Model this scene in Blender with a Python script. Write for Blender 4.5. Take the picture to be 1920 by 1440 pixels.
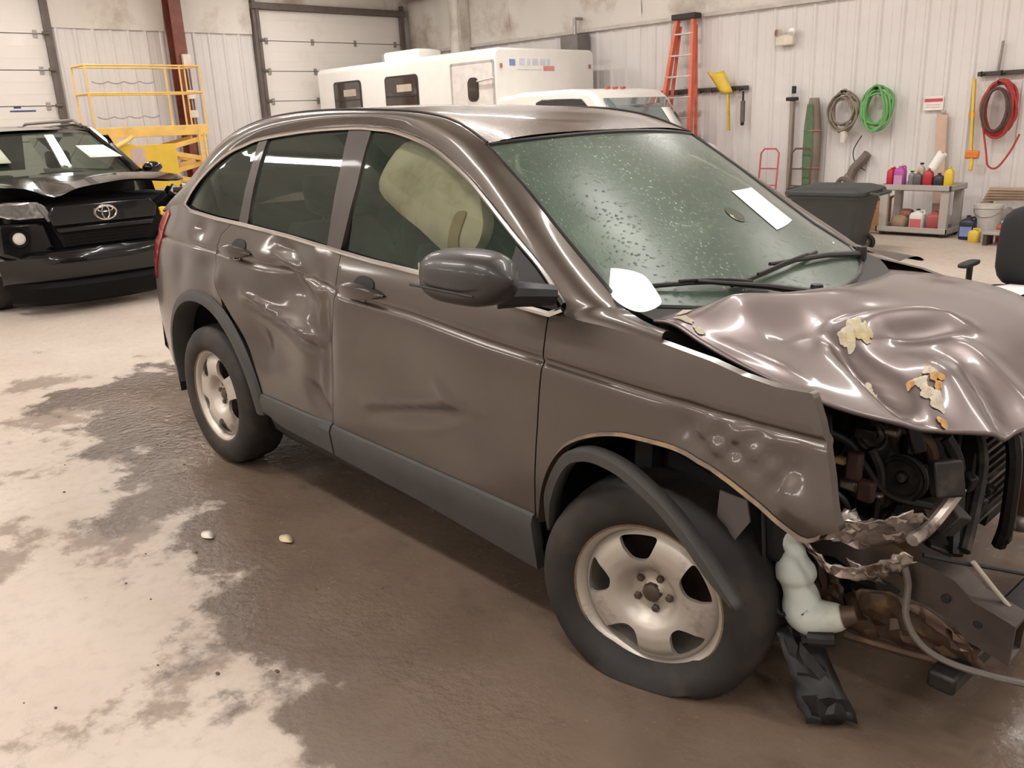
import bpy, bmesh, math, random
import numpy as np
from mathutils import Vector, Matrix
from mathutils.geometry import delaunay_2d_cdt

random.seed(7)
PI = math.pi
scene = bpy.context.scene
COL = scene.collection
for o in list(bpy.data.objects):
    bpy.data.objects.remove(o)

# ---------------------------------------------------------------- camera
cam_d = bpy.data.cameras.new('camera')
cam = bpy.data.objects.new('camera', cam_d)
COL.objects.link(cam)
yaw, pitch, roll = 2.385, -.298, -.044
fw = Vector((math.cos(pitch)*math.cos(yaw), math.cos(pitch)*math.sin(yaw), math.sin(pitch)))
rt = fw.cross(Vector((0, 0, 1))).normalized()
up = rt.cross(fw)
r2 = math.cos(roll)*rt + math.sin(roll)*up
u2 = -math.sin(roll)*rt + math.cos(roll)*up
M = Matrix((r2, u2, -fw)).transposed().to_4x4()
M.translation = (1.312, -2.598, 1.581)
cam.matrix_world = M
cam_d.sensor_fit = 'HORIZONTAL'
cam_d.sensor_width = 36
cam_d.lens = 1618/1920*36
cam_d.clip_end = 100
scene.camera = cam

# ---------------------------------------------------------------- world, exposure
w = bpy.data.worlds.new('world')
scene.world = w
w.use_nodes = True
w.node_tree.nodes['Background'].inputs[0].default_value = (.9, .95, 1, 1)
w.node_tree.nodes['Background'].inputs[1].default_value = .4
vs = scene.view_settings
vs.view_transform = 'Standard'
vs.look = 'None'
vs.gamma = 1
vs.use_curve_mapping = False
vs.exposure = .6
scene.cycles.max_bounces = 8
scene.cycles.transparent_max_bounces = 12
scene.cycles.caustics_reflective = False
scene.cycles.caustics_refractive = False

# ---------------------------------------------------------------- helpers
MATS = {}


def lin(c):
    return tuple(((x/12.92) if x <= .04045 else ((x+.055)/1.055)**2.4) for x in [q/255 for q in c])


def mat(name, col, rough=.5, metal=0., coat=0., var=.12, vscale=6., bump=0., bscale=40., spec=.5,
        col2=None, mix=(.45, .6), mscale=4., rough2=None, coat_rough=.06, emit=0., stretch=None, mdetail=4):
    """Procedural principled material: sRGB 0-255 colour, soft tonal variation, optional second (dirt) colour, bump."""
    if name in MATS:
        return MATS[name]
    m = bpy.data.materials.new(name)
    m.use_nodes = True
    nt = m.node_tree
    N, L = nt.nodes, nt.links
    b = N['Principled BSDF']
    tc = N.new('ShaderNodeTexCoord')
    co = tc.outputs['Object']
    if stretch:
        mp = N.new('ShaderNodeMapping')
        mp.inputs['Scale'].default_value = stretch
        L.new(co, mp.inputs[0])
        co = mp.outputs[0]
    n1 = N.new('ShaderNodeTexNoise')
    n1.inputs['Scale'].default_value = vscale
    n1.inputs['Detail'].default_value = 4
    L.new(co, n1.inputs['Vector'])
    c = lin(col)
    r = N.new('ShaderNodeValToRGB')
    r.color_ramp.elements[0].position = .3
    r.color_ramp.elements[1].position = .7
    r.color_ramp.elements[0].color = (*[x*(1-var) for x in c], 1)
    r.color_ramp.elements[1].color = (*[min(1, x*(1+var)) for x in c], 1)
    L.new(n1.outputs['Fac'], r.inputs[0])
    out = r.outputs[0]
    b.inputs['Roughness'].default_value = rough
    if col2 is not None:
        n2 = N.new('ShaderNodeTexNoise')
        n2.inputs['Scale'].default_value = mscale
        n2.inputs['Detail'].default_value = mdetail
        n2.inputs['Roughness'].default_value = .65
        L.new(co, n2.inputs['Vector'])
        mr = N.new('ShaderNodeMapRange')
        mr.inputs[1].default_value, mr.inputs[2].default_value = mix
        L.new(n2.outputs['Fac'], mr.inputs[0])
        mx = N.new('ShaderNodeMix')
        mx.data_type = 'RGBA'
        L.new(mr.outputs[0], mx.inputs[0])
        L.new(out, mx.inputs[6])
        mx.inputs[7].default_value = (*lin(col2), 1)
        out = mx.outputs[2]
        if rough2 is not None:
            mq = N.new('ShaderNodeMapRange')
            mq.inputs[3].default_value, mq.inputs[4].default_value = rough, rough2
            L.new(mr.outputs[0], mq.inputs[0])
            L.new(mq.outputs[0], b.inputs['Roughness'])
    L.new(out, b.inputs['Base Color'])
    b.inputs['Metallic'].default_value = metal
    b.inputs['Specular IOR Level'].default_value = spec
    b.inputs['Coat Weight'].default_value = coat
    b.inputs['Coat Roughness'].default_value = coat_rough
    if emit:
        b.inputs['Emission Color'].default_value = (*c, 1)
        b.inputs['Emission Strength'].default_value = emit
    if bump:
        n3 = N.new('ShaderNodeTexNoise')
        n3.inputs['Scale'].default_value = bscale
        n3.inputs['Detail'].default_value = 3
        L.new(co, n3.inputs['Vector'])
        bp = N.new('ShaderNodeBump')
        bp.inputs['Strength'].default_value = bump
        bp.inputs['Distance'].default_value = .01
        L.new(n3.outputs['Fac'], bp.inputs['Height'])
        L.new(bp.outputs[0], b.inputs['Normal'])
    MATS[name] = m
    return m


def glass(name, tint, haze, hazecol, rough=.02, hvar=.3, hscale=3., drops=0.):
    """Thin tinted pane: transparent tint + haze film for fog/dirt and painted-in reflection + fresnel gloss (with optional water drops)."""
    if name in MATS:
        return MATS[name]
    m = bpy.data.materials.new(name)
    m.use_nodes = True
    nt = m.node_tree
    N, L = nt.nodes, nt.links
    N.remove(N['Principled BSDF'])
    out = N['Material Output']
    tr = N.new('ShaderNodeBsdfTransparent')
    tr.inputs[0].default_value = (*tint, 1)
    df = N.new('ShaderNodeBsdfDiffuse')
    df.inputs[0].default_value = (*lin(hazecol), 1)
    tc = N.new('ShaderNodeTexCoord')
    n1 = N.new('ShaderNodeTexNoise')
    n1.inputs['Scale'].default_value = hscale
    n1.inputs['Detail'].default_value = 3
    L.new(tc.outputs['Object'], n1.inputs['Vector'])
    mr = N.new('ShaderNodeMapRange')
    mr.inputs[1].default_value, mr.inputs[2].default_value = .3, .7
    mr.inputs[3].default_value, mr.inputs[4].default_value = max(0, haze-hvar/2), min(1, haze+hvar/2)
    L.new(n1.outputs['Fac'], mr.inputs[0])
    mx = N.new('ShaderNodeMixShader')
    L.new(mr.outputs[0], mx.inputs[0])
    L.new(tr.outputs[0], mx.inputs[1])
    L.new(df.outputs[0], mx.inputs[2])
    gl = N.new('ShaderNodeBsdfGlossy')
    gl.inputs['Roughness'].default_value = rough
    fr = N.new('ShaderNodeFresnel')
    fr.inputs[0].default_value = 1.5
    if drops:
        v = N.new('ShaderNodeTexVoronoi')
        v.inputs['Scale'].default_value = drops
        L.new(tc.outputs['Object'], v.inputs['Vector'])
        q = N.new('ShaderNodeMapRange')
        q.inputs[1].default_value, q.inputs[2].default_value = 0, .32
        q.inputs[3].default_value, q.inputs[4].default_value = 1, 0
        L.new(v.outputs['Distance'], q.inputs[0])
        bp = N.new('ShaderNodeBump')
        bp.inputs['Strength'].default_value = .35
        bp.inputs['Distance'].default_value = .004
        L.new(q.outputs[0], bp.inputs['Height'])
        L.new(bp.outputs[0], gl.inputs['Normal'])
    mx2 = N.new('ShaderNodeMixShader')
    L.new(fr.outputs[0], mx2.inputs[0])
    L.new(mx.outputs[0], mx2.inputs[1])
    L.new(gl.outputs[0], mx2.inputs[2])
    L.new(mx2.outputs[0], out.inputs[0])
    MATS[name] = m
    return m


def smoothstep(x):
    x = min(1, max(0, x))
    return x*x*(3-2*x)


class MB:
    """collects shapes and links them as ONE mesh object"""
    def __init__(s):
        s.v, s.f = [], []

    def add(s, vs, fs, Mx=None):
        o = len(s.v)
        if Mx is not None:
            vs = [tuple(Mx @ Vector(p)) for p in vs]
        s.v += [tuple(p) for p in vs]
        s.f += [tuple(i+o for i in f) for f in fs]
        return s

    def box(s, c, d, rz=0, Mx=None):
        x, y, z = d[0]/2, d[1]/2, d[2]/2
        vs = [(a*x, b*y, e*z) for e in (-1, 1) for b in (-1, 1) for a in (-1, 1)]
        R = Matrix.Translation(c) @ Matrix.Rotation(rz, 4, 'Z')
        if Mx is not None:
            R = Mx @ R
        return s.add(vs, [(0, 2, 3, 1), (4, 5, 7, 6), (0, 1, 5, 4), (2, 6, 7, 3), (0, 4, 6, 2), (1, 3, 7, 5)], R)

    def b2(s, lo, hi):
        return s.box([(a+b)/2 for a, b in zip(lo, hi)], [abs(b-a) for a, b in zip(lo, hi)])

    def bar(s, p, q, a, b=None, upv=(0, 0, 1)):
        b = b or a
        p, q = Vector(p), Vector(q)
        d = (q-p)
        ln = d.length
        d.normalize()
        u = Vector(upv)
        if abs(d.dot(u)) > .98:
            u = Vector((1, 0, 0))
        x = d.cross(u).normalized()
        y = x.cross(d)
        R = Matrix((x, y, d)).transposed().to_4x4()
        R.translation = (p+q)/2
        return s.box((0, 0, 0), (a, b, ln), 0, R)

    def tube(s, pts, r, n=8, closed=False, caps=True):
        pts = [Vector(p) for p in pts]
        k = len(pts)
        rad = r if isinstance(r, (list, tuple)) else [r]*k
        vs, fs = [], []
        prev = None
        for i, p in enumerate(pts):
            if closed:
                t = pts[(i+1) % k]-pts[i-1]
            else:
                t = pts[min(i+1, k-1)]-pts[max(i-1, 0)]
            t.normalize()
            if prev is None:
                a = t.orthogonal().normalized()
            else:
                a = (prev-t*prev.dot(t))
                a = a.normalized() if a.length > 1e-6 else t.orthogonal().normalized()
            prev = a
            b = t.cross(a)
            for j in range(n):
                th = 2*PI*j/n
                vs.append(tuple(p+(a*math.cos(th)+b*math.sin(th))*rad[i]))
        for i in range(k if closed else k-1):
            for j in range(n):
                A, B = i*n, ((i+1) % k)*n
                fs.append((A+j, A+(j+1) % n, B+(j+1) % n, B+j))
        if not closed and caps:
            fs.append(tuple(range(n))[::-1])
            fs.append(tuple((k-1)*n+j for j in range(n)))
        return s.add(vs, fs)

    def lathe(s, prof, n=24, Mx=None, closed=False, caps=False):
        vs, fs = [], []
        k = len(prof)
        for r, z in prof:
            for j in range(n):
                th = 2*PI*j/n
                vs.append((r*math.cos(th), r*math.sin(th), z))
        for i in range(k if closed else k-1):
            for j in range(n):
                A, B = i*n, ((i+1) % k)*n
                fs.append((A+j, A+(j+1) % n, B+(j+1) % n, B+j))
        if caps:
            fs.append(tuple(range(n))[::-1])
            fs.append(tuple((k-1)*n+j for j in range(n)))
        return s.add(vs, fs, Mx)

    def prism(s, poly, z0, z1, Mx=None):
        n = len(poly)
        vs = [(x, y, z0) for x, y in poly]+[(x, y, z1) for x, y in poly]
        fs = [tuple(range(n))[::-1], tuple(range(n, 2*n))]+[(i, (i+1) % n, n+(i+1) % n, n+i) for i in range(n)]
        return s.add(vs, fs, Mx)

    def sheet(s, rows, closed=False):
        m = len(rows[0])
        vs = [p for r in rows for p in r]
        fs = []
        for i in range(len(rows)-1):
            for j in range(m if closed else m-1):
                fs.append((i*m+j, i*m+(j+1) % m, (i+1)*m+(j+1) % m, (i+1)*m+j))
        return s.add(vs, fs)

    def ball(s, c, r, n=12, sc=(1, 1, 1)):
        prof = [(max(1e-4, math.sin(PI*i/(n//2))), -math.cos(PI*i/(n//2))) for i in range(n//2+1)]
        return s.lathe(prof, n, Matrix.Translation(c) @ Matrix.Diagonal((r*sc[0], r*sc[1], r*sc[2], 1)))

    def build(s, name, material, parent=None, bev=0., smooth=35, solid=0., seg=2, keep=False, subd=0, soff=-1):
        me = bpy.data.meshes.new(name)
        me.from_pydata(s.v, [], s.f)
        me.validate()
        return finish(name, me, material, parent, bev, smooth, solid, seg, keep, subd, soff)


def finish(name, me, material, parent=None, bev=0., smooth=35, solid=0., seg=2, keep=False, subd=0, soff=-1, fixn=True):
    if fixn:
        bm = bmesh.new()
        bm.from_mesh(me)
        bmesh.ops.recalc_face_normals(bm, faces=bm.faces)
        bm.to_mesh(me)
        bm.free()
    if smooth:
        me.polygons.foreach_set('use_smooth', [True]*len(me.polygons))
        if smooth < 180:
            me.set_sharp_from_angle(angle=math.radians(smooth))
    o = bpy.data.objects.new(name, me)
    COL.objects.link(o)
    me.materials.append(material)
    if parent is not None:
        o.parent = parent
        if keep:
            o.matrix_parent_inverse = parent.matrix_world.inverted()
    if solid:
        md = o.modifiers.new('solid', 'SOLIDIFY')
        md.thickness = solid
        md.offset = soff
    if bev:
        md = o.modifiers.new('bevel', 'BEVEL')
        md.width = bev
        md.segments = seg
        md.limit_method = 'ANGLE'
        md.angle_limit = math.radians(40)
    if subd:
        md = o.modifiers.new('sub', 'SUBSURF')
        md.levels = md.render_levels = subd
    return o


def thing(name, label, cat, loc=(0, 0, 0), rz=0, group=None):
    o = bpy.data.objects.new(name, None)
    COL.objects.link(o)
    o.location = loc
    o.rotation_euler = (0, 0, rz)
    o.empty_display_size = .1
    o.matrix_world = Matrix.Translation(loc) @ Matrix.Rotation(rz, 4, 'Z')
    tag(o, label, cat, group)
    return o


def tag(o, label, cat, group=None):
    o['label'] = label
    o['category'] = cat
    if group:
        o['group'] = group
    return o


def struct(o):
    o['kind'] = 'structure'
    return o


def copy_part(o, parent, loc=None, rot=None):
    c = o.copy()
    COL.objects.link(c)
    c.parent = parent
    if loc is not None:
        c.location = loc
    if rot is not None:
        c.rotation_euler = rot
    return c


def rrect(w, h, r, n=5):
    pts = []
    for cx, cy, a0 in ((w/2-r, h/2-r, 0), (-w/2+r, h/2-r, 90), (-w/2+r, -h/2+r, 180), (w/2-r, -h/2+r, 270)):
        for i in range(n+1):
            a = math.radians(a0+90*i/n)
            pts.append((cx+r*math.cos(a), cy+r*math.sin(a)))
    return pts


def catmull(pts, n=6, closed=False):
    """smooth polyline through points (any dimension)"""
    P = [np.array(p, float) for p in pts]
    k = len(P)
    out = []
    for i in range(k if closed else k-1):
        if closed:
            a, b, c, d = P[i-1], P[i], P[(i+1) % k], P[(i+2) % k]
        else:
            a, b, c, d = P[max(i-1, 0)], P[i], P[i+1], P[min(i+2, k-1)]
        for j in range(n):
            t = j/n
            out.append(tuple(.5*((2*b)+(-a+c)*t+(2*a-5*b+4*c-d)*t*t+(-a+3*b-3*c+d)*t**3)))
    if not closed:
        out.append(tuple(P[-1]))
    return out


def resample(pts, n):
    P = np.array(pts, float)
    d = np.r_[0, np.cumsum(np.linalg.norm(np.diff(P, axis=0), axis=1))]
    t = np.linspace(0, d[-1], n)
    return np.stack([np.interp(t, d, P[:, k]) for k in range(P.shape[1])], 1)


RX90 = Matrix.Rotation(PI/2, 4, 'X')      # local z -> -y
RY90 = Matrix.Rotation(PI/2, 4, 'Y')      # local z -> +x
# ---------------------------------------------------------------- ceiling strip lights (the lamps of the hall)
XW, YW, ZC = -13.6, 9.05, 4.5          # wall with the roller doors, tool wall, ceiling
XE, YE = 7.0, -9.5


def strip_light(x, y, z, k):
    root = thing('strip_light', 'ceiling strip light ' + k, 'ceiling light', (x, y, z), 0, 'ceiling strip lights')
    MB().box((0, 0, .03), (2.4, .22, .06)).build('housing', mat('fixture_white', (235, 235, 232), .4), root, bev=.008)
    tm = mat('tube_glow', (255, 244, 228), .4, emit=8., var=0)
    for s in (-1, 1):
        MB().tube([(-1.15, s*.06, -.025), (1.15, s*.06, -.025)], .019, 8).build('tube', tm, root)
    d = bpy.data.lights.new('strip_lamp', 'AREA')
    d.shape = 'RECTANGLE'
    d.size, d.size_y = 2.3, .2
    d.energy = 42
    d.color = (1, .985, .965)
    lo = bpy.data.objects.new('lamp', d)
    COL.objects.link(lo)
    lo.parent = root
    lo.location = (0, 0, -.06)
    return root


ROWN = ['in the row by the office side', 'in the row right of the wrecked car', 'in the row left of the wrecked car', 'in the row by the tool wall']
COLN = ['nearest the doors', 'second from the doors', 'third from the doors', 'fourth from the doors', 'farthest from the doors']
for i, ly in enumerate((-6.6, -2.6, 1.6, 5.6)):
    for j, lx in enumerate((-11.2, -7.4, -3.6, .2, 4.0)):
        strip_light(lx, ly, ZC-.16, ROWN[i]+', '+COLN[j])

# ---------------------------------------------------------------- floor


def floor_mat():
    m = bpy.data.materials.new('concrete_floor')
    m.use_nodes = True
    nt = m.node_tree
    N, L = nt.nodes, nt.links
    b = N['Principled BSDF']
    tc = N.new('ShaderNodeTexCoord')
    P = tc.outputs['Object']

    def noise(scale, det=5, rough=.6):
        n = N.new('ShaderNodeTexNoise')
        n.inputs['Scale'].default_value = scale
        n.inputs['Detail'].default_value = det
        n.inputs['Roughness'].default_value = rough
        L.new(P, n.inputs['Vector'])
        return n.outputs['Fac']

    def math_(op, a, b_=None):
        n = N.new('ShaderNodeMath')
        n.operation = op
        for k, q in enumerate((a, b_)):
            if q is None:
                continue
            if isinstance(q, (int, float)):
                n.inputs[k].default_value = q
            else:
                L.new(q, n.inputs[k])
        return n.outputs[0]

    def rng(x, a, b_, c=0., d=1.):
        n = N.new('ShaderNodeMapRange')
        n.interpolation_type = 'SMOOTHSTEP'
        for k, q in enumerate((a, b_, c, d)):
            n.inputs[k+1].default_value = q
        L.new(x, n.inputs[0])
        return n.outputs[0]

    def mix(f, a, b_):
        n = N.new('ShaderNodeMix')
        n.data_type = 'RGBA'
        for k, q in ((0, f), (6, a), (7, b_)):
            if isinstance(q, tuple):
                n.inputs[k].default_value = (*lin(q), 1)
            elif isinstance(q, float):
                n.inputs[k].default_value = q
            else:
                L.new(q, n.inputs[k])
        return n.outputs[2]
    sx = N.new('ShaderNodeSeparateXYZ')
    L.new(P, sx.inputs[0])
    x, y = sx.outputs[0], sx.outputs[1]
    big, mid, fine = noise(.5), noise(2.2, 6, .62), noise(14, 4)
    # muddy wash-water zone round the wrecked car
    line = math_('ADD', math_('MULTIPLY', math_('ADD', x, 4.6), .178), 1.10)
    a = math_('ADD', y, line)
    bx = math_('ADD', x, 4.75)
    c = math_('SUBTRACT', 2.2, y)
    d = math_('MINIMUM', math_('MINIMUM', a, bx), c)
    jit = math_('MULTIPLY', math_('SUBTRACT', mid, .5), 1.9)
    zone = rng(math_('ADD', d, jit), -.04, .16)
    wet = rng(math_('ADD', d, math_('MULTIPLY', math_('SUBTRACT', big, .5), .6)), .10, .45)
    base = mix(rng(big, .3, .7), (203, 190, 178), (188, 173, 160))
    base = mix(rng(fine, .45, .75, 0, .35), base, (170, 154, 140))
    # brown footprints and drips out on the dry slab
    st = noise(1.15, 7, .68)
    near = rng(d, -1.5, -.1, 0, .085)
    base = mix(rng(math_('ADD', st, near), .60, .665, 0, .8), base, (134, 117, 104))
    mud = mix(rng(noise(1.0), .35, .65), (119, 102, 89), (101, 86, 74))
    mud = mix(rng(noise(7, 5), .55, .8, 0, .5), mud, (80, 68, 59))
    mud = mix(rng(math_('ADD', d, math_('MULTIPLY', math_('SUBTRACT', mid, .5), .8)), .55, .12, 0, .55), mud, (122, 112, 105))
    L.new(mix(zone, base, mud), b.inputs['Base Color'])
    ro = math_('ADD', rng(fine, .3, .7, .38, .55), math_('MULTIPLY', wet, -.25))
    dd = math_('ADD', d, jit)
    film = math_('MULTIPLY', rng(dd, -.05, .12), rng(dd, .75, .35))
    ro = math_('MAXIMUM', math_('SUBTRACT', ro, math_('MULTIPLY', film, .26)), .09)
    L.new(ro, b.inputs['Roughness'])
    b.inputs['Specular IOR Level'].default_value = .35
    bp = N.new('ShaderNodeBump')
    L.new(math_('ADD', math_('MULTIPLY', film, .5), .2), bp.inputs['Strength'])
    bp.inputs['Distance'].default_value = .012
    L.new(math_('ADD', noise(26, 4), math_('MULTIPLY', mid, .8)), bp.inputs['Height'])
    L.new(bp.outputs[0], b.inputs['Normal'])
    return m


struct(MB().box(((XW+XE)/2, (YE+YW)/2, -.1), (XE-XW+.6, YW-YE+.6, .2)).build('floor', floor_mat(), smooth=0))
# loose grit, leaves and lumps of mud on the wet slab by the car
rnd = random.Random(3)
dm = MB()
for i in range(36):
    t = rnd.random()
    px, py = -3.9+4.2*t+rnd.uniform(-.5, .5), -1.15-.12*t*4+rnd.uniform(-.75, .45)
    r = rnd.choice((.003, .004, .005, .007))
    dm.ball((px, py, r*.25), r, 6, (1.6, 1, .45))
dbr = dm.build('floor_debris', mat('debris', (92, 78, 66), .8, var=.4), smooth=0)
tag(dbr, 'scattered dark grit and mud crumbs on the wet floor beside the car', 'debris')
dbr['kind'] = 'stuff'
for px, py, lab in ((-1.62, -1.12, 'pale dry leaf scrap lying on the wet floor below the front door'), (-1.9, -1.32, 'small white paper scrap lying on the muddy floor')):
    lf = catmull([(-.045, 0, .004), (-.01, .022, .014), (.04, .012, .006), (.05, -.01, .012), (0, -.022, .004)], 4, True)
    mbl = MB()
    mbl.add(lf+[(0, 0, .016)], [(i, (i+1) % len(lf), len(lf)) for i in range(len(lf))])
    o = mbl.build('litter_scrap', mat('scrap_'+str(px), (214, 196, 160) if px > -1.8 else (226, 218, 208), .7), solid=.002)
    o.location = (px, py, 0)
    tag(o, lab, 'litter')

# ---------------------------------------------------------------- walls
M_side = mat('siding', (226, 221, 219), .42, coat=.15, var=.04, vscale=1.2, col2=(204, 196, 190), mix=(.52, .85), mscale=.8)
M_ins = mat('insulation_film', (228, 222, 215), .5, var=.06, vscale=.6, bump=.7, bscale=2.2, col2=(164, 142, 120), mix=(.50, .70), mscale=.7, mdetail=6)
M_back = mat('wall_backing', (205, 198, 192), .6)
M_door = mat('door_white', (236, 230, 224), .38, coat=.2, var=.03, vscale=1., col2=(212, 200, 190), mix=(.6, .9), mscale=.9)
M_galv = mat('galvanised', (176, 172, 168), .4, metal=.8, var=.15)
M_dark = mat('dark_steel', (66, 60, 58), .5, metal=.5)
M_track = mat('track_grey', (112, 102, 98), .5, metal=.3)
M_black = mat('black_plastic', (24, 23, 23), .5)
M_gap = mat('joint_grey', (120, 112, 106), .7)  # grey backing sheet that shows between the door sections


def siding_mesh(width, h):
    """steel sheet, outward normal = +x local; width along y"""
    prof = []
    n = max(1, round(width/.3))
    st = width/n
    for i in range(n):
        y0 = i*st
        prof += [(0, y0), (.024, y0+.022), (.024, y0+.055), (0, y0+.08), (0, y0+st*.62), (.005, y0+st*.65), (0, y0+st*.68)]
    prof.append((0, width))
    mb = MB().sheet([[(p[0], p[1], 0) for p in prof], [(p[0], p[1], h) for p in prof]])
    return mb


def wall(name, lo, hi):
    return struct(MB().b2(lo, hi).build(name, M_back, smooth=0))


wl = wall('wall_left', (XW-.25, YE, 0), (XW-.1, YW+.25, ZC))
wb = wall('wall_back', (XW-.25, YW+.1, 0), (XE, YW+.25, ZC))
wr = wall('wall_right', (XE+.1, YE, 0), (XE+.25, YW+.25, ZC))
wf = wall('wall_front', (XW-.25, YE-.25, 0), (XE+.25, YE-.1, ZC))
struct(MB().box(((XW+XE)/2, (YE+YW)/2, ZC+.08), (XE-XW+.6, YW-YE+.6, .16)).build('ceiling', M_ins, smooth=0))


def side_run(parent, y0, y1, h, place, z0=0.):
    """rows of siding panels about 0.9 m wide; place(y) -> matrix"""
    n = max(1, round((y1-y0)/.9))
    wd = (y1-y0)/n
    proto = siding_mesh(wd, h).build('siding_panel', M_side, parent, smooth=0)
    for i in range(n):
        o = proto if i == 0 else copy_part(proto, parent)
        o.matrix_local = place(y0+i*wd, z0)


# left wall (roller doors): doors at y -1.55..2.14 and 5.72..8.72, opening top z 3.62
D1, D2, DT = (-1.55, 2.14), (5.68, 8.84), 3.62
pl = lambda y, z0: Matrix.Translation((XW-.092, y, z0))
for a, b_ in ((D1[1]+.12, D2[0]-.12), (YE, D1[0]-.12)):
    side_run(wl, a, b_, 3.22, pl)


def ins_panel(parent, a, b_, z0, z1, place, nm='insulation_panel'):
    rows = []
    rr = random.Random(int(a*10))
    n = max(3, int((b_-a)/.12))
    for k in range(9):
        z = z0+(z1-z0)*k/8
        rows.append([(.02+.05*math.sin(PI*k/8)*(.6+.4*math.sin(i*1.7+a))+.025*rr.random(), a+(b_-a)*i/n, z) for i in range(n+1)])
    o = MB().sheet(rows).build(nm, M_ins, parent, smooth=180)
    o.matrix_local = place
    return o


for a, b_ in ((D1[1]+.06, 4.0), (4.18, D2[0]-.1)):
    ins_panel(wl, a, b_, 3.2, ZC, Matrix.Translation((XW-.09, 0, 0)))
for a, b_ in ((YE, -6), (-6, D1[0]), (D1[0], D1[1]+.06), (D2[0]-.1, YW+.05)):
    ins_panel(wl, a, b_, 3.2 if b_ <= D1[0] else DT+.12, ZC, Matrix.Translation((XW-.09, 0, 0)))
# back wall (tool wall): siding to 2.93 and insulation above
plb = Matrix.Rotation(-PI/2, 4, 'Z')          # local +x -> -y, local y -> +x


def pb(y, z0):
    return Matrix.Translation((y, YW+.092, z0)) @ plb


side_run(wb, XW+.1, XE, 2.95, pb)
for i in range(7):
    a = XW-.05+i*2.95
    ins_panel(wb, a, a+2.95, 2.93, ZC, Matrix.Translation((0, YW+.09, 0)) @ plb)
struct(MB().b2((XW, YW+.0, 2.9), (XE, YW+.09, 2.95)).build('trim_1', mat('trim_grey', (206, 199, 193), .5), smooth=0))
side_run(wr, YE, YW, 3.3, lambda y, z0: Matrix.Translation((XE+.092, y, z0)) @ Matrix.Rotation(PI, 4, 'Z') @ Matrix.Translation((0, -.9, 0)))
side_run(wf, XW, XE, 3.3, lambda y, z0: Matrix.Translation((y+.9, YE-.092, z0)) @ Matrix.Rotation(PI/2, 4, 'Z'))


def roller_door(name, y0, y1):
    root = struct(MB().b2((XW-.12, y0-.02, 0), (XW-.095, y1+.02, DT)).build(name, M_gap, smooth=0))
    n = 7
    hgt = DT/n
    proto = None
    for i in range(n):
        if proto is None:
            mb = MB()
            mb.b2((0, y0, .006), (.045, y1, hgt-.006))
            for k in range(1, 3):
                mb.b2((.045, y0+.02, hgt*k/3-.004), (.047, y1-.02, hgt*k/3+.004))
            proto = mb.build('door_section', M_door, root, bev=.006)
            o = proto
        else:
            o = copy_part(proto, root)
        o.location = (XW-.09, 0, i*hgt)
        if i:
            for s in range(4):
                yy = y0+.15+(y1-y0-.3)*s/3
                MB().b2((XW-.045, yy-.03, i*hgt-.06), (XW-.03, yy+.03, i*hgt+.05)).tube([(XW-.03, yy-.035, i*hgt), (XW-.03, yy+.035, i*hgt)], .012, 6).build('hinge', M_galv, root)
    for yy, s in ((y0-.05, -1), (y1+.05, 1)):
        mb = MB()
        mb.b2((XW-.1, yy-.035, 0), (XW+.02, yy+.035, DT+.2))
        mb.b2((XW-.02, yy-.05*s-.03, 0), (XW+.04, yy-.05*s+.03, DT))
        mb.build('track', M_track, root, bev=.004)
        for k in range(1, 7):
            MB().tube([(XW+.05, yy-.12*s, k*hgt), (XW+.05, yy-.03*s, k*hgt)], .028, 8).build('roller', M_track, root)
    MB().b2((XW-.1, y0-.1, DT), (XW+.06, y1+.1, DT+.1)).build('head_rail', M_track, root, bev=.006)
    return root


door1 = roller_door('door_1', *D1)
door2 = roller_door('door_2', *D2)
blue = mat('blue_print', (64, 74, 128), .6)
for yy, zz, ww in ((1.15, 3.07, .5), (1.62, 2.0, .36), (1.55, 2.05, .1)):
    MB().b2((XW-.046, yy-ww/2, zz-.012), (XW-.043, yy+ww/2, zz+.012)).build('maker_label', blue, door1, smooth=0)

# steel frame: red-brown column, white wrapped corner column, rafters and purlins
root = thing('steel_column', 'red-brown painted steel frame column on the door wall', 'column', (XW+.16, 4.08, 0))
M_red = mat('oxide_red', (124, 68, 58), .5, var=.2, col2=(92, 52, 46), mix=(.5, .7))
mb = MB()
for s in (-1, 1):
    mb.b2((s*.12-.008, -.1, 0), (s*.12+.008, .1, ZC-.04))
mb.b2((-.12, -.006, 0), (.12, .006, ZC-.04))
mb.build('beam', M_red, root)
MB().b2((-.2, -.16, 0), (.2, .16, .02)).build('base_plate', M_red, root, bev=.003)
for zz, hh in ((2.62, .2), (2.12, .14), (1.82, .12)):
    MB().b2((.13, -.02, zz), (.2, .11, zz+hh)).build('junction_box', mat('box_white', (226, 214, 204), .5), root, bev=.006)
MB().tube([(.15, .05, 1.1), (.15, .05, 2.7)], .016, 8).build('conduit', M_galv, root)
root = thing('wrapped_column', 'column wrapped in wrinkled white insulation film beside the corner', 'column', (-11.95, YW-.06, 0))
rows = []
rr = random.Random(5)
for k in range(26):
    rows.append([(.17*math.cos(a)*(1+.18*rr.random()), .2*math.sin(a)*(1+.18*rr.random()), .01+(ZC-.05)*k/25) for a in [2*PI*i/14 for i in range(14)]])
MB().sheet(rows, True).build('film_wrap', M_ins, root, smooth=180)
MB().tube([(.2, -.16, .3), (.21, -.2, 2.3), (.18, -.18, 4.2)], .014, 6).build('conduit', M_galv, root)
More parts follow.
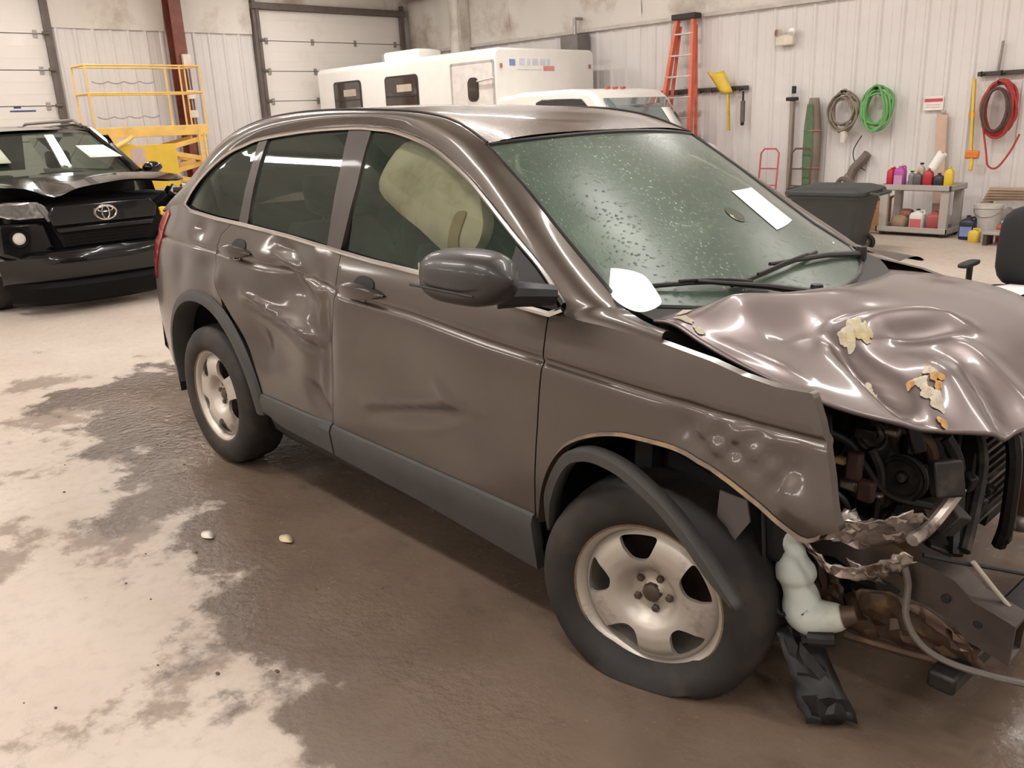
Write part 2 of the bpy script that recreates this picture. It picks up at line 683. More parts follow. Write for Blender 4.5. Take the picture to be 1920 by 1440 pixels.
for i, xx in enumerate((-11.95, -5.9, .1, 6.1)):
    o = MB().b2((xx-.08, YE, ZC-.34), (xx+.08, YW-.02, ZC-.32)).b2((xx-.006, YE, ZC-.32), (xx+.006, YW-.02, ZC-.03)).build('rafter', M_red if i else M_ins)
    struct(o)
    o.name = 'trim_%d' % (i+2)
for i, (yy, zz) in enumerate(((YW-.15, ZC-.62), (YW-.5, ZC-.3))):
    struct(MB().b2((XW+.05, yy-.04, zz), (XE, yy+.04, zz+.2)).build('trim_%d' % (i+6), mat('purlin', (168, 158, 148), .5, metal=.2), bev=.005))
# ================================================================ the wrecked brown SUV
# body coordinates: x forward from the front axle, y to the car's left, z up from its own floor line
CAR = thing('crashed_suv', 'brown crashed SUV with crumpled hood and flat front tyre', 'car')
th = math.atan(.08/2.62)
O1 = Matrix.Translation((-2.62, 0, .34))
O2 = Matrix.Translation((0, -.85, .34))
BM = O2 @ Matrix.Rotation(-.012, 4, 'X') @ O2.inverted() @ O1 @ Matrix.Rotation(th, 4, 'Y') @ O1.inverted()
CAR.matrix_world = BM

M_paint = mat('brown_paint', (88, 80, 74), .38, metal=.75, coat=.7, var=.07, vscale=1.6, col2=(98, 89, 80), mix=(.5, .8), mscale=2.5, rough2=.5, coat_rough=.11)
M_clad = mat('grey_cladding', (64, 63, 61), .55, var=.1, vscale=9)
M_trimblk = mat('black_trim', (30, 29, 29), .42, var=.2)
M_chrome = mat('chrome_strip', (206, 204, 202), .2, metal=1., var=.05)
M_rubber = mat('tyre_rubber', (38, 35, 33), .72, var=.18, vscale=14, col2=(64, 55, 48), mix=(.5, .75), mscale=5)
M_rim = mat('steel_rim', (196, 188, 178), .42, metal=.55, var=.08, col2=(120, 104, 88), mix=(.58, .8), mscale=9, rough2=.6)
M_rust = mat('rust', (124, 102, 80), .7, metal=.3, var=.3, vscale=30)
M_under = mat('under_black', (16, 15, 15), .7, var=.3)
M_inner = mat('interior_dark', (44, 44, 44), .8)
M_seat = mat('seat_cloth', (58, 58, 58), .9, bump=.3, bscale=300)

ZP = [.18, .30, .45, .62, .75, .88, .97, 1.03, 1.10, 1.2, 1.35, 1.5, 1.62, 1.7]
WP = [.84, .875, .895, .905, .905, .897, .885, .868, .845, .80, .735, .655, .575, .52]
CRX = [-3.5, -3.2, -2.7, -2.15, -1.7, -1.43, -1.04, -.65, -.18, .3, .6]
CRZ = [1.05, 1.055, 1.069, 1.054, 1.04, 1.014, 1.005, .983, .967, .949, .94]


def zcrease(x):
    return float(np.interp(x, CRX, CRZ))


def S0(x, z):
    w_ = (np.interp(z-.04, ZP, WP)+2*np.interp(z, ZP, WP)+np.interp(z+.04, ZP, WP))/4
    if x > -.2:
        w_ -= .09*(x+.2)**2
    if x < -2.6:
        w_ -= .19*(x+2.6)**2
    d = z-zcrease(x)
    w_ -= .012*math.exp(-(d/.008)**2)
    return float(w_)


def gau(x, z, cx, cz, sx, sz, a=0.):
    dx, dz = x-cx, z-cz
    c, s = math.cos(a), math.sin(a)
    u, v = c*dx+s*dz, -s*dx+c*dz
    return math.exp(-(u/sx)**2-(v/sz)**2)


def ridge(x, z, p, q, wd):
    """1 on the segment p-q, falling off across it"""
    px, pz = p
    dx, dz = q[0]-px, q[1]-pz
    L2 = dx*dx+dz*dz
    t = min(1, max(0, ((x-px)*dx+(z-pz)*dz)/L2))
    d = math.hypot(x-px-t*dx, z-pz-t*dz)
    return math.exp(-(d/wd)**2)*(1-.6*abs(2*t-1)**3)


def dent(x, z):
    """how far the crash pushed the right side in (m)"""
    d = 0.
    # rear door: deep push-in with a diagonal fold
    d += .0675*gau(x, z, -1.80, .98, .16, .10, -.2)
    d += .0473*gau(x, z, -1.60, .78, .07, .22)
    d += .0405*gau(x, z, -2.0, .74, .22, .12, -.2)
    d -= .0297*ridge(x, z, (-2.21, .915), (-1.60, .80), .022)
    d += .0216*ridge(x, z, (-2.19, .885), (-1.62, .765), .02)
    d -= .0243*ridge(x, z, (-1.99, 1.12), (-1.60, .98), .025)
    d += .0243*gau(x, z, -1.90, 1.13, .10, .03)
    d -= .0189*ridge(x, z, (-1.63, 1.05), (-1.60, .55), .025)
    d += .0270*ridge(x, z, (-1.70, .62), (-1.58, .50), .03)
    d += .0189*gau(x, z, -2.09, .70, .06, .10, .6)
    # quarter panel
    d += .022*gau(x, z, -2.69, 1.14, .09, .045)
    d += .020*gau(x, z, -2.88, .95, .10, .10)
    d -= .012*gau(x, z, -2.43, .93, .05, .06)
    d += .014*gau(x, z, -2.55, 1.0, .10, .04)
    # front door: broad shallow dish and a crease low down
    d += .024*gau(x, z, -1.1, .82, .30, .16)
    d -= .010*ridge(x, z, (-1.30, .63), (-.74, .765), .016)
    d += .010*ridge(x, z, (-1.28, .60), (-.74, .73), .03)
    d -= .009*ridge(x, z, (-.90, .80), (-.80, .74), .014)
    d += .010*gau(x, z, -.75, .62, .2, .10)
    # front wing: hammered ripples behind the headlamp, flared lip
    if x > -.1:
        f = smoothstep((x+.05)/.2)
        d += f*.013*math.sin(62*x+9*z)*math.sin(80*z-11*x)*gau(x, z, .24, .885, .13, .05)
        d -= .035*smoothstep((x-.05)/.35)*gau(x, z, .45, .78, .3, .1)
        d += .02*gau(x, z, .10, .90, .05, .05)
        d -= .012*ridge(x, z, (.38, .84), (.46, .76), .03)
        d += .018*ridge(x, z, (.36, .80), (.40, .90), .025)
    return d


def side_pt(x, z, sgn=-1, off=0., dmg=True):
    return (x, sgn*(S0(x, z)-(dent(x, z) if (dmg and sgn < 0) else 0)+off), z)


def chart(name, outline, material, sgn=-1, step=.022, off=0., flange=.03, holes=(), parent=CAR, dmg=True, fn=None, crease=True, back=0.):
    """sheet-metal panel: polygon in (x,z) lifted on the body side, with an inward flange all round"""
    fn = fn or (lambda x, z: side_pt(x, z, sgn, off, dmg))
    loops = [outline]+list(holes)
    pts, edges, sizes = [], [], []
    for lp in loops:
        P = [np.array(p) for p in lp]
        o = len(pts)
        ring = []
        for i in range(len(P)):
            a, b_ = P[i], P[(i+1) % len(P)]
            n = max(1, int(round(np.linalg.norm(b_-a)/step)))
            ring += [tuple(a+(b_-a)*k/n) for k in range(n)]
        pts += ring
        edges += [(o+i, o+(i+1) % len(ring)) for i in range(len(ring))]
        sizes.append(len(ring))
    nb = len(pts)
    lo, hi = np.min(outline, 0), np.max(outline, 0)
    polys = [np.array(q) for q in loops]

    def inside(p, poly):
        x, y = p
        c = False
        j = len(poly)-1
        for i in range(len(poly)):
            if (poly[i][1] > y) != (poly[j][1] > y) and x < (poly[j][0]-poly[i][0])*(y-poly[i][1])/(poly[j][1]-poly[i][1])+poly[i][0]:
                c = not c
            j = i
        return c
    B = np.array(pts)

    def try_pt(p, md=.5):
        if inside(p, polys[0]) and not any(inside(p, q) for q in polys[1:]):
            if np.min(np.sum((B-np.array(p))**2, 1)) > (step*md)**2:
                pts.append(p)
    if crease:
        x = lo[0]+step
        while x < hi[0]:
            zc = zcrease(x)
            for dz in (-.05, -.03, -.014, -.007, 0, .007, .014):
                try_pt((x, zc+dz), .2)
            x += step
    row = 0
    z = lo[1]+step*.5
    while z < hi[1]:
        x = lo[0]+(step*.5 if row % 2 else 0)
        while x < hi[0]:
            if not crease or not -.055 < z-zcrease(x) < .02:
                try_pt((x, z))
            x += step
        z += step*.87
        row += 1
    vs2, es, fs, ov, oe, of = delaunay_2d_cdt([Vector(p) for p in pts], edges, [], 1 if not holes else 2, 1e-6)
    if holes:
        keep = []
        for f in fs:
            c = sum((np.array(vs2[i]) for i in f), np.zeros(2))/len(f)
            if inside(c, polys[0]) and not any(inside(c, q) for q in polys[1:]):
                keep.append(f)
        fs = keep
    V = [fn(float(p[0]), float(p[1])) for p in vs2]
    me = bpy.data.meshes.new(name)
    F = [tuple(f) for f in fs]
    # flange
    if flange:
        inv = {}
        for i, lst in enumerate(ov):
            for k in lst:
                inv[k] = i
        o = 0
        for n in sizes:
            ring = [inv.get(o+i) for i in range(n)]
            ring = [r for r in ring if r is not None]
            k0 = len(V)
            V += [V[i] for i in ring]
            k1 = len(V)
            V += [(V[i][0], V[i][1]-sgn*flange, V[i][2]) for i in ring]
            m = len(ring)
            F += [(k0+i, k0+(i+1) % m, k1+(i+1) % m, k1+i) for i in range(m)]
            o += n
    me.from_pydata(V, [], F)
    me.validate()
    # consistent outward normals
    bm = bmesh.new()
    bm.from_mesh(me)
    bmesh.ops.recalc_face_normals(bm, faces=bm.faces)
    bm.to_mesh(me)
    bm.free()
    return finish(name, me, material, parent, smooth=180, fixn=False)


def arc(cx, cz, r, a0, a1, n=12):
    return [(cx+r*math.cos(math.radians(a0+(a1-a0)*i/n)), cz+r*math.sin(math.radians(a0+(a1-a0)*i/n))) for i in range(n+1)]


BELT = [(-2.95, 1.232), (-2.843, 1.212), (-2.545, 1.2), (-2.268, 1.194), (-1.904, 1.181), (-1.567, 1.163), (-1.3, 1.15), (-1.026, 1.143), (-.802, 1.128), (-.549, 1.108), (-.401, 1.102)]


def zbelt(x):
    return float(np.interp(x, [p[0] for p in BELT], [p[1] for p in BELT]))


def belt(a, b_, n=10):
    return [(a+(b_-a)*i/n, zbelt(a+(b_-a)*i/n)) for i in range(n+1)]


BSEAM = [(-1.515, 1.158), (-1.50, 1.04), (-1.505, .92), (-1.525, .737), (-1.53, .61), (-1.545, .485), (-1.55, .36)]
RSEAM = [(-2.40, 1.197), (-2.475, 1.14), (-2.49, 1.05), (-2.455, .95), (-2.40, .868)]+arc(-2.62, .36, .53, 55, 3, 8)
FSEAM = [(-.412, 1.10), (-.398, .97), (-.40, .777), (-.412, .6), (-.42, .36)]
g = .0018
FENDER_R = [(-.412+g*2, 1.10), (-.36, 1.105), (-.2, 1.103), (-.009, 1.092), (.139, 1.074), (.234, 1.055), (.321, 1.045), (.405, 1.047), (.439, .988), (.469, .918), (.488, .871), (.511, .807), (.53, .765), (.49, .742), (.455, .717), (.408, .737), (.339, .773), (.261, .80), (.174, .825), (.069, .842), (-.043, .84), (-.102, .833), (-.178, .811), (-.251, .775), (-.30, .735), (-.345, .67), (-.378, .58), (-.396, .47), (-.416+g*2, .47), (-.412+g*2, .6), (-.40+g*2, .777), (-.398+g*2, .97)]
FENDER_L = [(-.412+g*2, 1.10), (-.36, 1.105), (-.009, 1.06), (.321, .97), (.6, .88), (.62, .75), (.52, .62)]+arc(0, .36, .48, 25, 165, 14)+[(-.405, .47), (-.39+g*2, .97)]
for sgn in (-1, 1):
    sm = '' if sgn < 0 else ''
    st = .022 if sgn < 0 else .06
    chart('front_door_panel', [(x+g, z) for x, z in BSEAM[::-1]]+belt(-1.5, -.43)[0:]+[(x-g, z) for x, z in FSEAM], M_paint, sgn, st)
    chart('rear_door_panel', [(x+g, z) for x, z in RSEAM[::-1]]+belt(-2.38, -1.53)+[(x-g, z) for x, z in BSEAM], M_paint, sgn, st)
    chart('quarter_panel', [(x-g, z) for x, z in RSEAM[:5]]+arc(-2.62, .36, .49, 62, 183, 16)+[(-3.3, .35), (-3.42, .42), (-3.47, .65), (-3.47, .85), (-3.44, 1.0), (-3.35, 1.17), (-3.2, 1.21), (-3.05, 1.228)]+belt(-2.95, -2.41, 6), M_paint, sgn, st)
    chart('fender', FENDER_R if sgn < 0 else FENDER_L, M_paint, sgn, .016 if sgn < 0 else .06)

# ---- glasshouse: strip of bodywork between the side windows and the windscreen / roof
CT = [(-.009, 1.092), (-.2, 1.103), (-.345, 1.108), (-.362, 1.145), (-.483, 1.226), (-.627, 1.303), (-.816, 1.404), (-.965, 1.474), (-1.194, 1.554), (-1.424, 1.598), (-1.572, 1.608), (-1.723, 1.611), (-2.044, 1.596), (-2.386, 1.560), (-2.521, 1.529), (-2.656, 1.486), (-2.788, 1.412), (-2.907, 1.314), (-2.965, 1.24), (-3.05, 1.226), (-3.2, 1.208), (-3.35, 1.168)]
ROOFEDGE = [(-.06, -.735, 1.095), (-.13, -.745, 1.108), (-.20, -.735, 1.125), (-.25, -.72, 1.139), (-.403, -.686, 1.224), (-.55, -.662, 1.318), (-.702, -.634, 1.418), (-.82, -.617, 1.49), (-.94, -.598, 1.56), (-1.1, -.572, 1.618), (-1.25, -.562, 1.648), (-1.45, -.558, 1.664), (-1.8, -.556, 1.670), (-2.1, -.555, 1.664), (-2.35, -.555, 1.648), (-2.55, -.556, 1.622), (-2.75, -.56, 1.578), (-2.93, -.57, 1.512), (-3.07, -.59, 1.43), (-3.2, -.625, 1.325), (-3.29, -.66, 1.24), (-3.36, -.70, 1.15)]


def mirror_pts(P, sgn):
    return [(p[0], -sgn*p[1], p[2]) for p in P]


for sgn in (-1, 1):
    c1 = catmull([side_pt(x, z, -1, .0, False) for x, z in CT], 5)
    c2 = catmull(ROOFEDGE, 5)
    rows = []
    n = len(c1)
    for a, b_ in zip(c1, c2):
        a, b_ = np.array(a), np.array(b_)
        row = []
        for k in range(9):
            t = k/8
            p = a*(1-t)+b_*t
            bulge = .022*math.sin(PI*t)
            p = p+np.array([0.15, -.72, .68])*bulge
            row.append((p[0], -sgn*p[1], p[2]))
        # flange inwards below the window edge
        q = row[0]
        row = [(q[0], q[1]-sgn*.03, q[2]-.0)]+row
        rows.append(row)
    MB().sheet(rows).build('side_frame', M_paint, CAR, smooth=60)

# ---- roof skin
RZX = [-.84, -1.0, -1.15, -1.35, -1.6, -1.9, -2.2, -2.5, -2.8, -3.05, -3.25]
RZZ = [1.590, 1.630, 1.655, 1.674, 1.686, 1.690, 1.685, 1.668, 1.635, 1.595, 1.55]
edge = resample(catmull(ROOFEDGE[8:20], 5), 40)
rows = []
for e in edge:
    row = []
    for k in range(21):
        t = -1+2*k/20
        y = -e[1]*t
        f = 1-abs(t)**2.2
        xc = e[0]+.09*(1-t*t)*smoothstep((e[0]+1.6)/.7)-.12*(1-t*t)*smoothstep((-2.4-e[0])/.8)
        zc = float(np.interp(xc, RZX[::-1], RZZ[::-1]))
        z = e[2]+(zc-e[2])*f
        if abs(t) > .93:
            z -= .008
        row.append((xc, y, z))
    rows.append(row)
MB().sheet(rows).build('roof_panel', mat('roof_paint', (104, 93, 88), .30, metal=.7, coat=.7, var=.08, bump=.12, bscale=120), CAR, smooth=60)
for sgn in (-1, 1):
    dpts = [(p[0], sgn*(abs(p[1])-.012), p[2]+.004) for p in edge]
    MB().tube(dpts, .005, 6).build('roof_ditch_moulding', mat('ditch_trim', (62, 55, 52), .45), CAR)

# ---- side windows
FWIN = [(-1.49, 1.170), (-1.51, 1.25), (-1.56, 1.40), (-1.632, 1.585), (-1.559, 1.594), (-1.439, 1.588), (-1.319, 1.570), (-1.194, 1.538), (-1.054, 1.49), (-.949, 1.448), (-.832, 1.394), (-.72, 1.334), (-.614, 1.276), (-.516, 1.222), (-.434, 1.172), (-.372, 1.118), (-.40, 1.112), (-.593, 1.121), (-.805, 1.137), (-1.041, 1.15), (-1.305, 1.159)]
RWIN = [(-2.286, 1.204), (-2.318, 1.315), (-2.342, 1.434), (-2.365, 1.54), (-2.197, 1.572), (-2.028, 1.588), (-1.867, 1.595), (-1.725, 1.597), (-1.67, 1.475), (-1.63, 1.356), (-1.590, 1.172), (-1.768, 1.184), (-2.019, 1.194)]
QWIN = [(-2.92, 1.238), (-2.885, 1.292), (-2.825, 1.36), (-2.768, 1.405), (-2.65, 1.47), (-2.522, 1.512), (-2.404, 1.538), (-2.385, 1.451), (-2.364, 1.34), (-2.339, 1.208), (-2.556, 1.212), (-2.808, 1.225)]
G_front = glass('door_glass', (.80, .86, .81), .16, (104, 128, 114), hvar=.12)
G_rear = glass('privacy_glass', (.66, .72, .68), .22, (88, 104, 96), hvar=.08)
for sgn in (-1, 1):
    chart('front_window', FWIN, G_front, sgn, .06, -.012, 0, dmg=False, crease=False)
    chart('rear_window', RWIN, G_rear if sgn < 0 else G_front, sgn, .06, -.012, 0, dmg=False, crease=False)
    chart('quarter_window', QWIN, G_rear if sgn < 0 else G_front, sgn, .06, -.010, 0, dmg=False, crease=False)
    # black frames: B and C posts
    BP = [(-1.525, 1.160), (-1.62, 1.165), (-1.70, 1.475), (-1.755, 1.606), (-1.60, 1.607), (-1.545, 1.40)]
    chart('b_pillar', BP, mat('pillar_paint', (70, 62, 58), .5, metal=.4, coat=.15), sgn, .04, -.002, .02, dmg=False, crease=False)
    CP = [(-2.27, 1.195), (-2.35, 1.200), (-2.375, 1.34), (-2.395, 1.45), (-2.42, 1.55), (-2.35, 1.563), (-2.325, 1.43), (-2.30, 1.315)]
    chart('c_pillar', CP, MATS['pillar_paint'], sgn, .04, -.001, .02, dmg=False, crease=False)
    # bright mouldings round the glass
    top = [side_pt(x, z-.007, sgn, .004, False) for x, z in catmull(CT[3:19], 6)]
    MB().tube(top, .0085, 6).build('window_moulding', M_chrome, CAR)
    bot = [side_pt(x, z+.004, sgn, .008) for x, z in resample(BELT, 70)]
    MB().tube(bot+[side_pt(-.36, 1.125, sgn, .006, False)], .0095, 6).build('belt_moulding', M_chrome, CAR)
    # mirror sail
    chart('mirror_sail', [(-.63, 1.120), (-.62, 1.272), (-.516, 1.218), (-.434, 1.168), (-.376, 1.118)], M_trimblk, sgn, .04, -.002, .02, dmg=False, crease=False)

# ---- windscreen
G_ws = glass('windscreen_glass', (.66, .76, .69), .54, (100, 121, 104), rough=.30, hvar=.24, hscale=2.2, drops=55.)  # milky haze: condensation plus the bright wall's reflection put into the colour
wsr = resample(ROOFEDGE[3:9], 16)
rows = []
for i, e in enumerate(wsr):
    f = i/15
    row = []
    for k in range(17):
        t = -1+2*k/16
        bow = (.26*(1-f)+.09*f)*(1-abs(t)**2.3)
        zz = e[2]+(1-t*t)*(.028*f-.045*(1-f))
        row.append((e[0]+bow, -e[1]*t*.985, zz-.006))
    rows.append(row)
MB().sheet(rows).build('windshield', G_ws, CAR, smooth=180)
WSROWS = rows
# black frit + rubber round the screen
loop = [rows[0][k] for k in range(17)]+[rows[i][16] for i in range(1, 16)]+[rows[15][k] for k in range(15, -1, -1)]+[rows[i][0] for i in range(14, 0, -1)]
MB().tube(loop, .009, 6, closed=True).build('windshield_seal', M_trimblk, CAR)
mb = MB()
for kk in ((0, 1), (15, 16)):
    pass
inner = []


def ws_pt(u, v, off=.006):
    """point on the windscreen: u across -1..1, v 0 bottom..1 top, lifted by off"""
    fi, fk = v*15, (u+1)/2*16
    i, k = min(14, int(fi)), min(15, int(fk))
    a, b_ = fi-i, fk-k
    R_ = [np.array(rows_) for rows_ in (WSROWS[i][k], WSROWS[i+1][k], WSROWS[i][k+1], WSROWS[i+1][k+1])]
    p = R_[0]*(1-a)*(1-b_)+R_[1]*a*(1-b_)+R_[2]*(1-a)*b_+R_[3]*a*b_
    return tuple(p+np.array([.58, 0, .81])*off)


def ws_patch(name, quad, material, nu=8, nv=6, off=.004):
    rws = []
    for i in range(nv+1):
        a = i/nv
        rws.append([ws_pt(*(np.array(quad[0])*(1-a)*(1-b_)+np.array(quad[3])*a*(1-b_)+np.array(quad[1])*(1-a)*b_+np.array(quad[2])*a*b_), off) for b_ in [j/nu for j in range(nu+1)]])
    return MB().sheet(rws).build(name, material, CAR, smooth=180)


M_paper = mat('paper_white', (244, 242, 238), .7, var=.02)
ws_patch('shade_band', [(-.96, .93), (.97, .90), (.99, .985), (-.99, .985)], mat('frit', (52, 50, 50), .35), 16, 2, -.006)
ws_patch('sensor_patch', [(-.25, .82), (.72, .84), (.72, .93), (-.2, .93)], mat('visor_shade', (70, 64, 62), .5), 8, 2, -.012)
ws_patch('lower_frit', [(-.985, .012), (.985, .012), (.985, .05), (-.985, .06)], M_trimblk, 20, 2, -.004)
for s in (-1, 1):
    ws_patch('side_frit', [(s*.985, .02), (s*.955, .02), (s*.955, .98), (s*.985, .98)], M_trimblk, 2, 16, -.003)
# ---- hood (buckled): Coons patch between four edges + folds
H_R = catmull([(-.124, -.73, 1.115), (-.052, -.74, 1.120), (.038, -.745, 1.088), (.111, -.75, 1.066), (.219, -.765, 1.048), (.318, -.78, 1.034), (.385, -.792, 1.027)], 5)
H_B = catmull([(-.124, -.73, 1.115), (-.10, -.62, 1.125), (-.045, -.5, 1.125), (.02, -.3, 1.125), (.06, -.1, 1.13), (.06, .2, 1.115), (-.0, .5, 1.095), (-.12, .73, 1.06)], 5)
H_F = catmull([(.385, -.792, 1.027), (.465, -.725, .992), (.545, -.62, .953), (.62, -.48, .905), (.69, -.33, .885), (.74, -.1, .89), (.73, .3, .90), (.6, .70, .93)], 5)
H_L = catmull([(-.12, .73, 1.06), (.1, .75, 1.06), (.35, .745, 1.03), (.6, .70, .93)], 5)
NU, NV = 110, 80
hr, hl = resample(H_R, NV+1), resample(H_L, NV+1)
hb, hf = resample(H_B, NU+1), resample(H_F, NU+1)


def hood_disp(x, y, u, v):
    e = min(1, 6*u)*min(1, 6*v)*min(1, 4*(1-u))
    e2 = min(1, 9*u)*min(1, 9*(1-u))
    z = .035*math.sin(PI*min(1, max(0, u)))*math.sin(PI*v)               # natural crown
    # main buckle running across behind the crush
    z += .050*ridge(x, y, (-.02, -.68), (.05, -.10), .065)*min(1, 8*v+.25)*min(1, 7*u)
    z += .018*ridge(x, y, (.05, -.10), (.0, .5), .08)*min(1, 8*v)
    z -= .022*ridge(x, y, (.15, -.58), (.18, -.34), .06)*e
    # second fold running forward to the middle
    z += .050*ridge(x, y, (.24, -.36), (.42, .02), .045)*e
    z -= .030*ridge(x, y, (.33, -.27), (.44, -.06), .035)*e
    # valley running to the nose, then the rolled lobe
    z -= .055*ridge(x, y, (.27, -.42), (.52, -.56), .036)*e2
    z += .060*gau(x, y, .52, -.37, .10, .11)*e2
    z -= .022*ridge(x, y, (.54, -.24), (.70, -.36), .022)*e2
    z += .028*ridge(x, y, (.46, -.12), (.72, -.22), .06)*e2
    z += .010*ridge(x, y, (.07, -.71), (.30, -.70), .03)
    return z


HG = []
for i in range(NU+1):
    u = i/NU
    row = []
    for j in range(NV+1):
        v = j/NV
        # u across (right->left), v back->front
        p = (1-u)*hr[j]+u*hl[j]+(1-v)*hb[i]+v*hf[i]-((1-u)*(1-v)*hr[0]+u*(1-v)*hl[0]+(1-u)*v*hr[-1]+u*v*hl[-1])
        p = np.array(p)
        p[2] += hood_disp(p[0], p[1], u, v)
        row.append(tuple(p))
    HG.append(row)
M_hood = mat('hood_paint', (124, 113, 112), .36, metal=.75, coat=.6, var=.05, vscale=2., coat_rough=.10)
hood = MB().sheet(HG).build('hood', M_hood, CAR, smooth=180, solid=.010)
hp = np.array([p for r in HG for p in r])
hn = np.zeros_like(hp)
HGa = np.array(HG)


def hood_pt(x, y, off=.004):
    k = int(np.argmin((hp[:, 0]-x)**2+(hp[:, 1]-y)**2))
    d = np.hypot(hp[:, 0]-x, hp[:, 1]-y)
    idx = np.argsort(d)[:4]
    wts = 1/(d[idx]+1e-5)
    z = float((hp[idx, 2]*wts).sum()/wts.sum())
    return (x, y, z+off)


def blob(cx, cy, rx, ry, ang, seed, n=26):
    rr_ = random.Random(seed)
    ph = [rr_.uniform(0, 6.28) for _ in range(4)]
    out = []
    for i in range(n):
        a = 2*PI*i/n
        r = 1+.22*math.sin(2*a+ph[0])+.18*math.sin(3*a+ph[1])+.13*math.sin(5*a+ph[2])+.08*math.sin(8*a+ph[3])
        x, y = rx*r*math.cos(a), ry*r*math.sin(a)
        c, s = math.cos(ang), math.sin(ang)
        out.append((cx+c*x-s*y, cy+s*x+c*y))
    return out


def hood_patch(name, cx, cy, rx, ry, ang, seed, material, off=.004):
    pts = blob(cx, cy, rx, ry, ang, seed)
    mb = MB()
    rings = []
    for f in (1., .75, .5, .25):
        rings.append([hood_pt(cx+(x-cx)*f, cy+(y-cy)*f, off+.010*(1-f)) for x, y in pts])
    mb.sheet(rings, True)
    mb.add([hood_pt(cx, cy, off+.010)]+rings[-1], [(0, i+1, (i+1) % len(pts)+1) for i in range(len(pts))])
    return mb.build(name, material, hood, smooth=180)


M_foam = mat('torn_foam', (196, 186, 168), .85, var=.15, vscale=18, bump=.6, bscale=60, col2=(186, 170, 126), mix=(.5, .7), mscale=10)
M_foamo = mat('rusty_foam', (190, 146, 94), .8, var=.25, vscale=20, bump=.4, bscale=70)
for k_, (cx, cy, rx, ry, an) in enumerate(((.275, -.36, .022, .045, .5), (.30, -.335, .016, .030, .9), (.26, -.385, .014, .020, .2), (.385, -.485, .018, .020, .3), (.41, -.50, .010, .012, .3), (.495, -.445, .020, .016, 1.), (.52, -.455, .022, .016, .2), (.55, -.46, .020, .022, .2), (.50, -.40, .014, .016, .4), (-.035, -.705, .026, .010, .3), (-.065, -.672, .020, .007, 1.2), (.02, -.715, .02, .008, .2))):
    hood_patch('paint_chip', cx, cy, rx, ry, an, 31+k_, M_foam, .003)
for k_, (cx, cy, rx, ry, an) in enumerate(((.522, -.405, .016, .014, .8), (.482, -.465, .010, .012, .4), (.585, -.505, .014, .014, .5), (.535, -.425, .010, .012, .5))):
    hood_patch('paint_chip', cx, cy, rx, ry, an, 51+k_, M_foamo, .0045)

# ---- cowl, wipers
cowl = []
for k in range(25):
    t = -1+2*k/24
    a = np.array(ws_pt(t*.99, 0.0, 0))
    cowl.append([(a[0]-.01, a[1], a[2]+.004), (a[0]+.05, a[1]*1.0, a[2]-.012), (a[0]+.12, a[1], a[2]-.03), (a[0]+.14, a[1], a[2]-.10)])
MB().sheet(cowl).build('cowl_panel', M_trimblk, CAR, smooth=60)


def wiper(u0, u1, v1, ub0, ub1, vb0, vb1, lift):
    base = ws_pt(u0, .005, .02)
    tip = ws_pt(u1, v1, .035)
    mid = tuple(np.array(base)*.55+np.array(tip)*.45+np.array([.01, 0, lift]))
    o = MB().tube([base, mid, tip], [.013, .010, .006], 8).build('wiper_arm', M_trimblk, CAR)
    pts = [ws_pt(ub0+(ub1-ub0)*i/10, vb0+(vb1-vb0)*i/10+.02*math.sin(PI*i/10), .012+.012*math.sin(PI*i/10)) for i in range(11)]
    MB().tube(pts, .007, 6).build('wiper_blade', M_black, o)
    MB().tube([tuple(np.array(p)+np.array([.006, 0, .009])) for p in pts[2:9]], .005, 6).build('blade_bridge', M_trimblk, o)
    MB().lathe([(.001, .03), (.018, .028), (.022, .01), (.022, -.02)], 14, Matrix.Translation(base)).build('pivot_cap', M_trimblk, o)
    return o


wiper(.80, -.20, .16, .35, -.50, .17, .10, .012)
wiper(-.10, -.68, .10, -.30, -.86, .075, .10, .006)
# ---- paper sheet, sticker and white patch on the glass
ws_patch('auction_sheet', [(.30, .33), (.62, .335), (.66, .56), (.34, .57)], M_paper, 8, 6, .003)
rnd_disc = []
for r_ in (0.02, .5, 1.):
    rnd_disc.append([ws_pt(.10+.055*r_*math.cos(a), .45+.042*r_*math.sin(a), .003) for a in [2*PI*i/20 for i in range(20)]])
MB().sheet(rnd_disc, True).build('round_sticker', mat('sticker_dark', (62, 66, 50), .5, col2=(188, 190, 160), mix=(.55, .6), mscale=22), CAR, smooth=180)
# wavy white patch at the foot of the right pillar
rws = []
outl = [(-.445, 1.188), (-.365, 1.222), (-.27, 1.21), (-.205, 1.16), (-.185, 1.13), (-.235, 1.085), (-.29, 1.08), (-.37, 1.12)]


def patch_fn(x, z):
    return (x+.0, -.735+.30*(1.19-z)*0-.02*math.sin(9*x)-.015*math.sin(14*z), z+.012)


outl = [(-.368, 1.208), (-.321, 1.230), (-.262, 1.237), (-.196, 1.227), (-.154, 1.2), (-.122, 1.160), (-.164, 1.13), (-.221, 1.117), (-.29, 1.142), (-.341, 1.175)]
chart('white_patch', catmull(outl, 4, True), M_paper, -1, .02, 0, 0, fn=lambda x, z: (x-.9*(z-1.17), -.69+1.1*(z-1.17)-.006*math.sin(40*x), z-.30*(z-1.17)), crease=False)

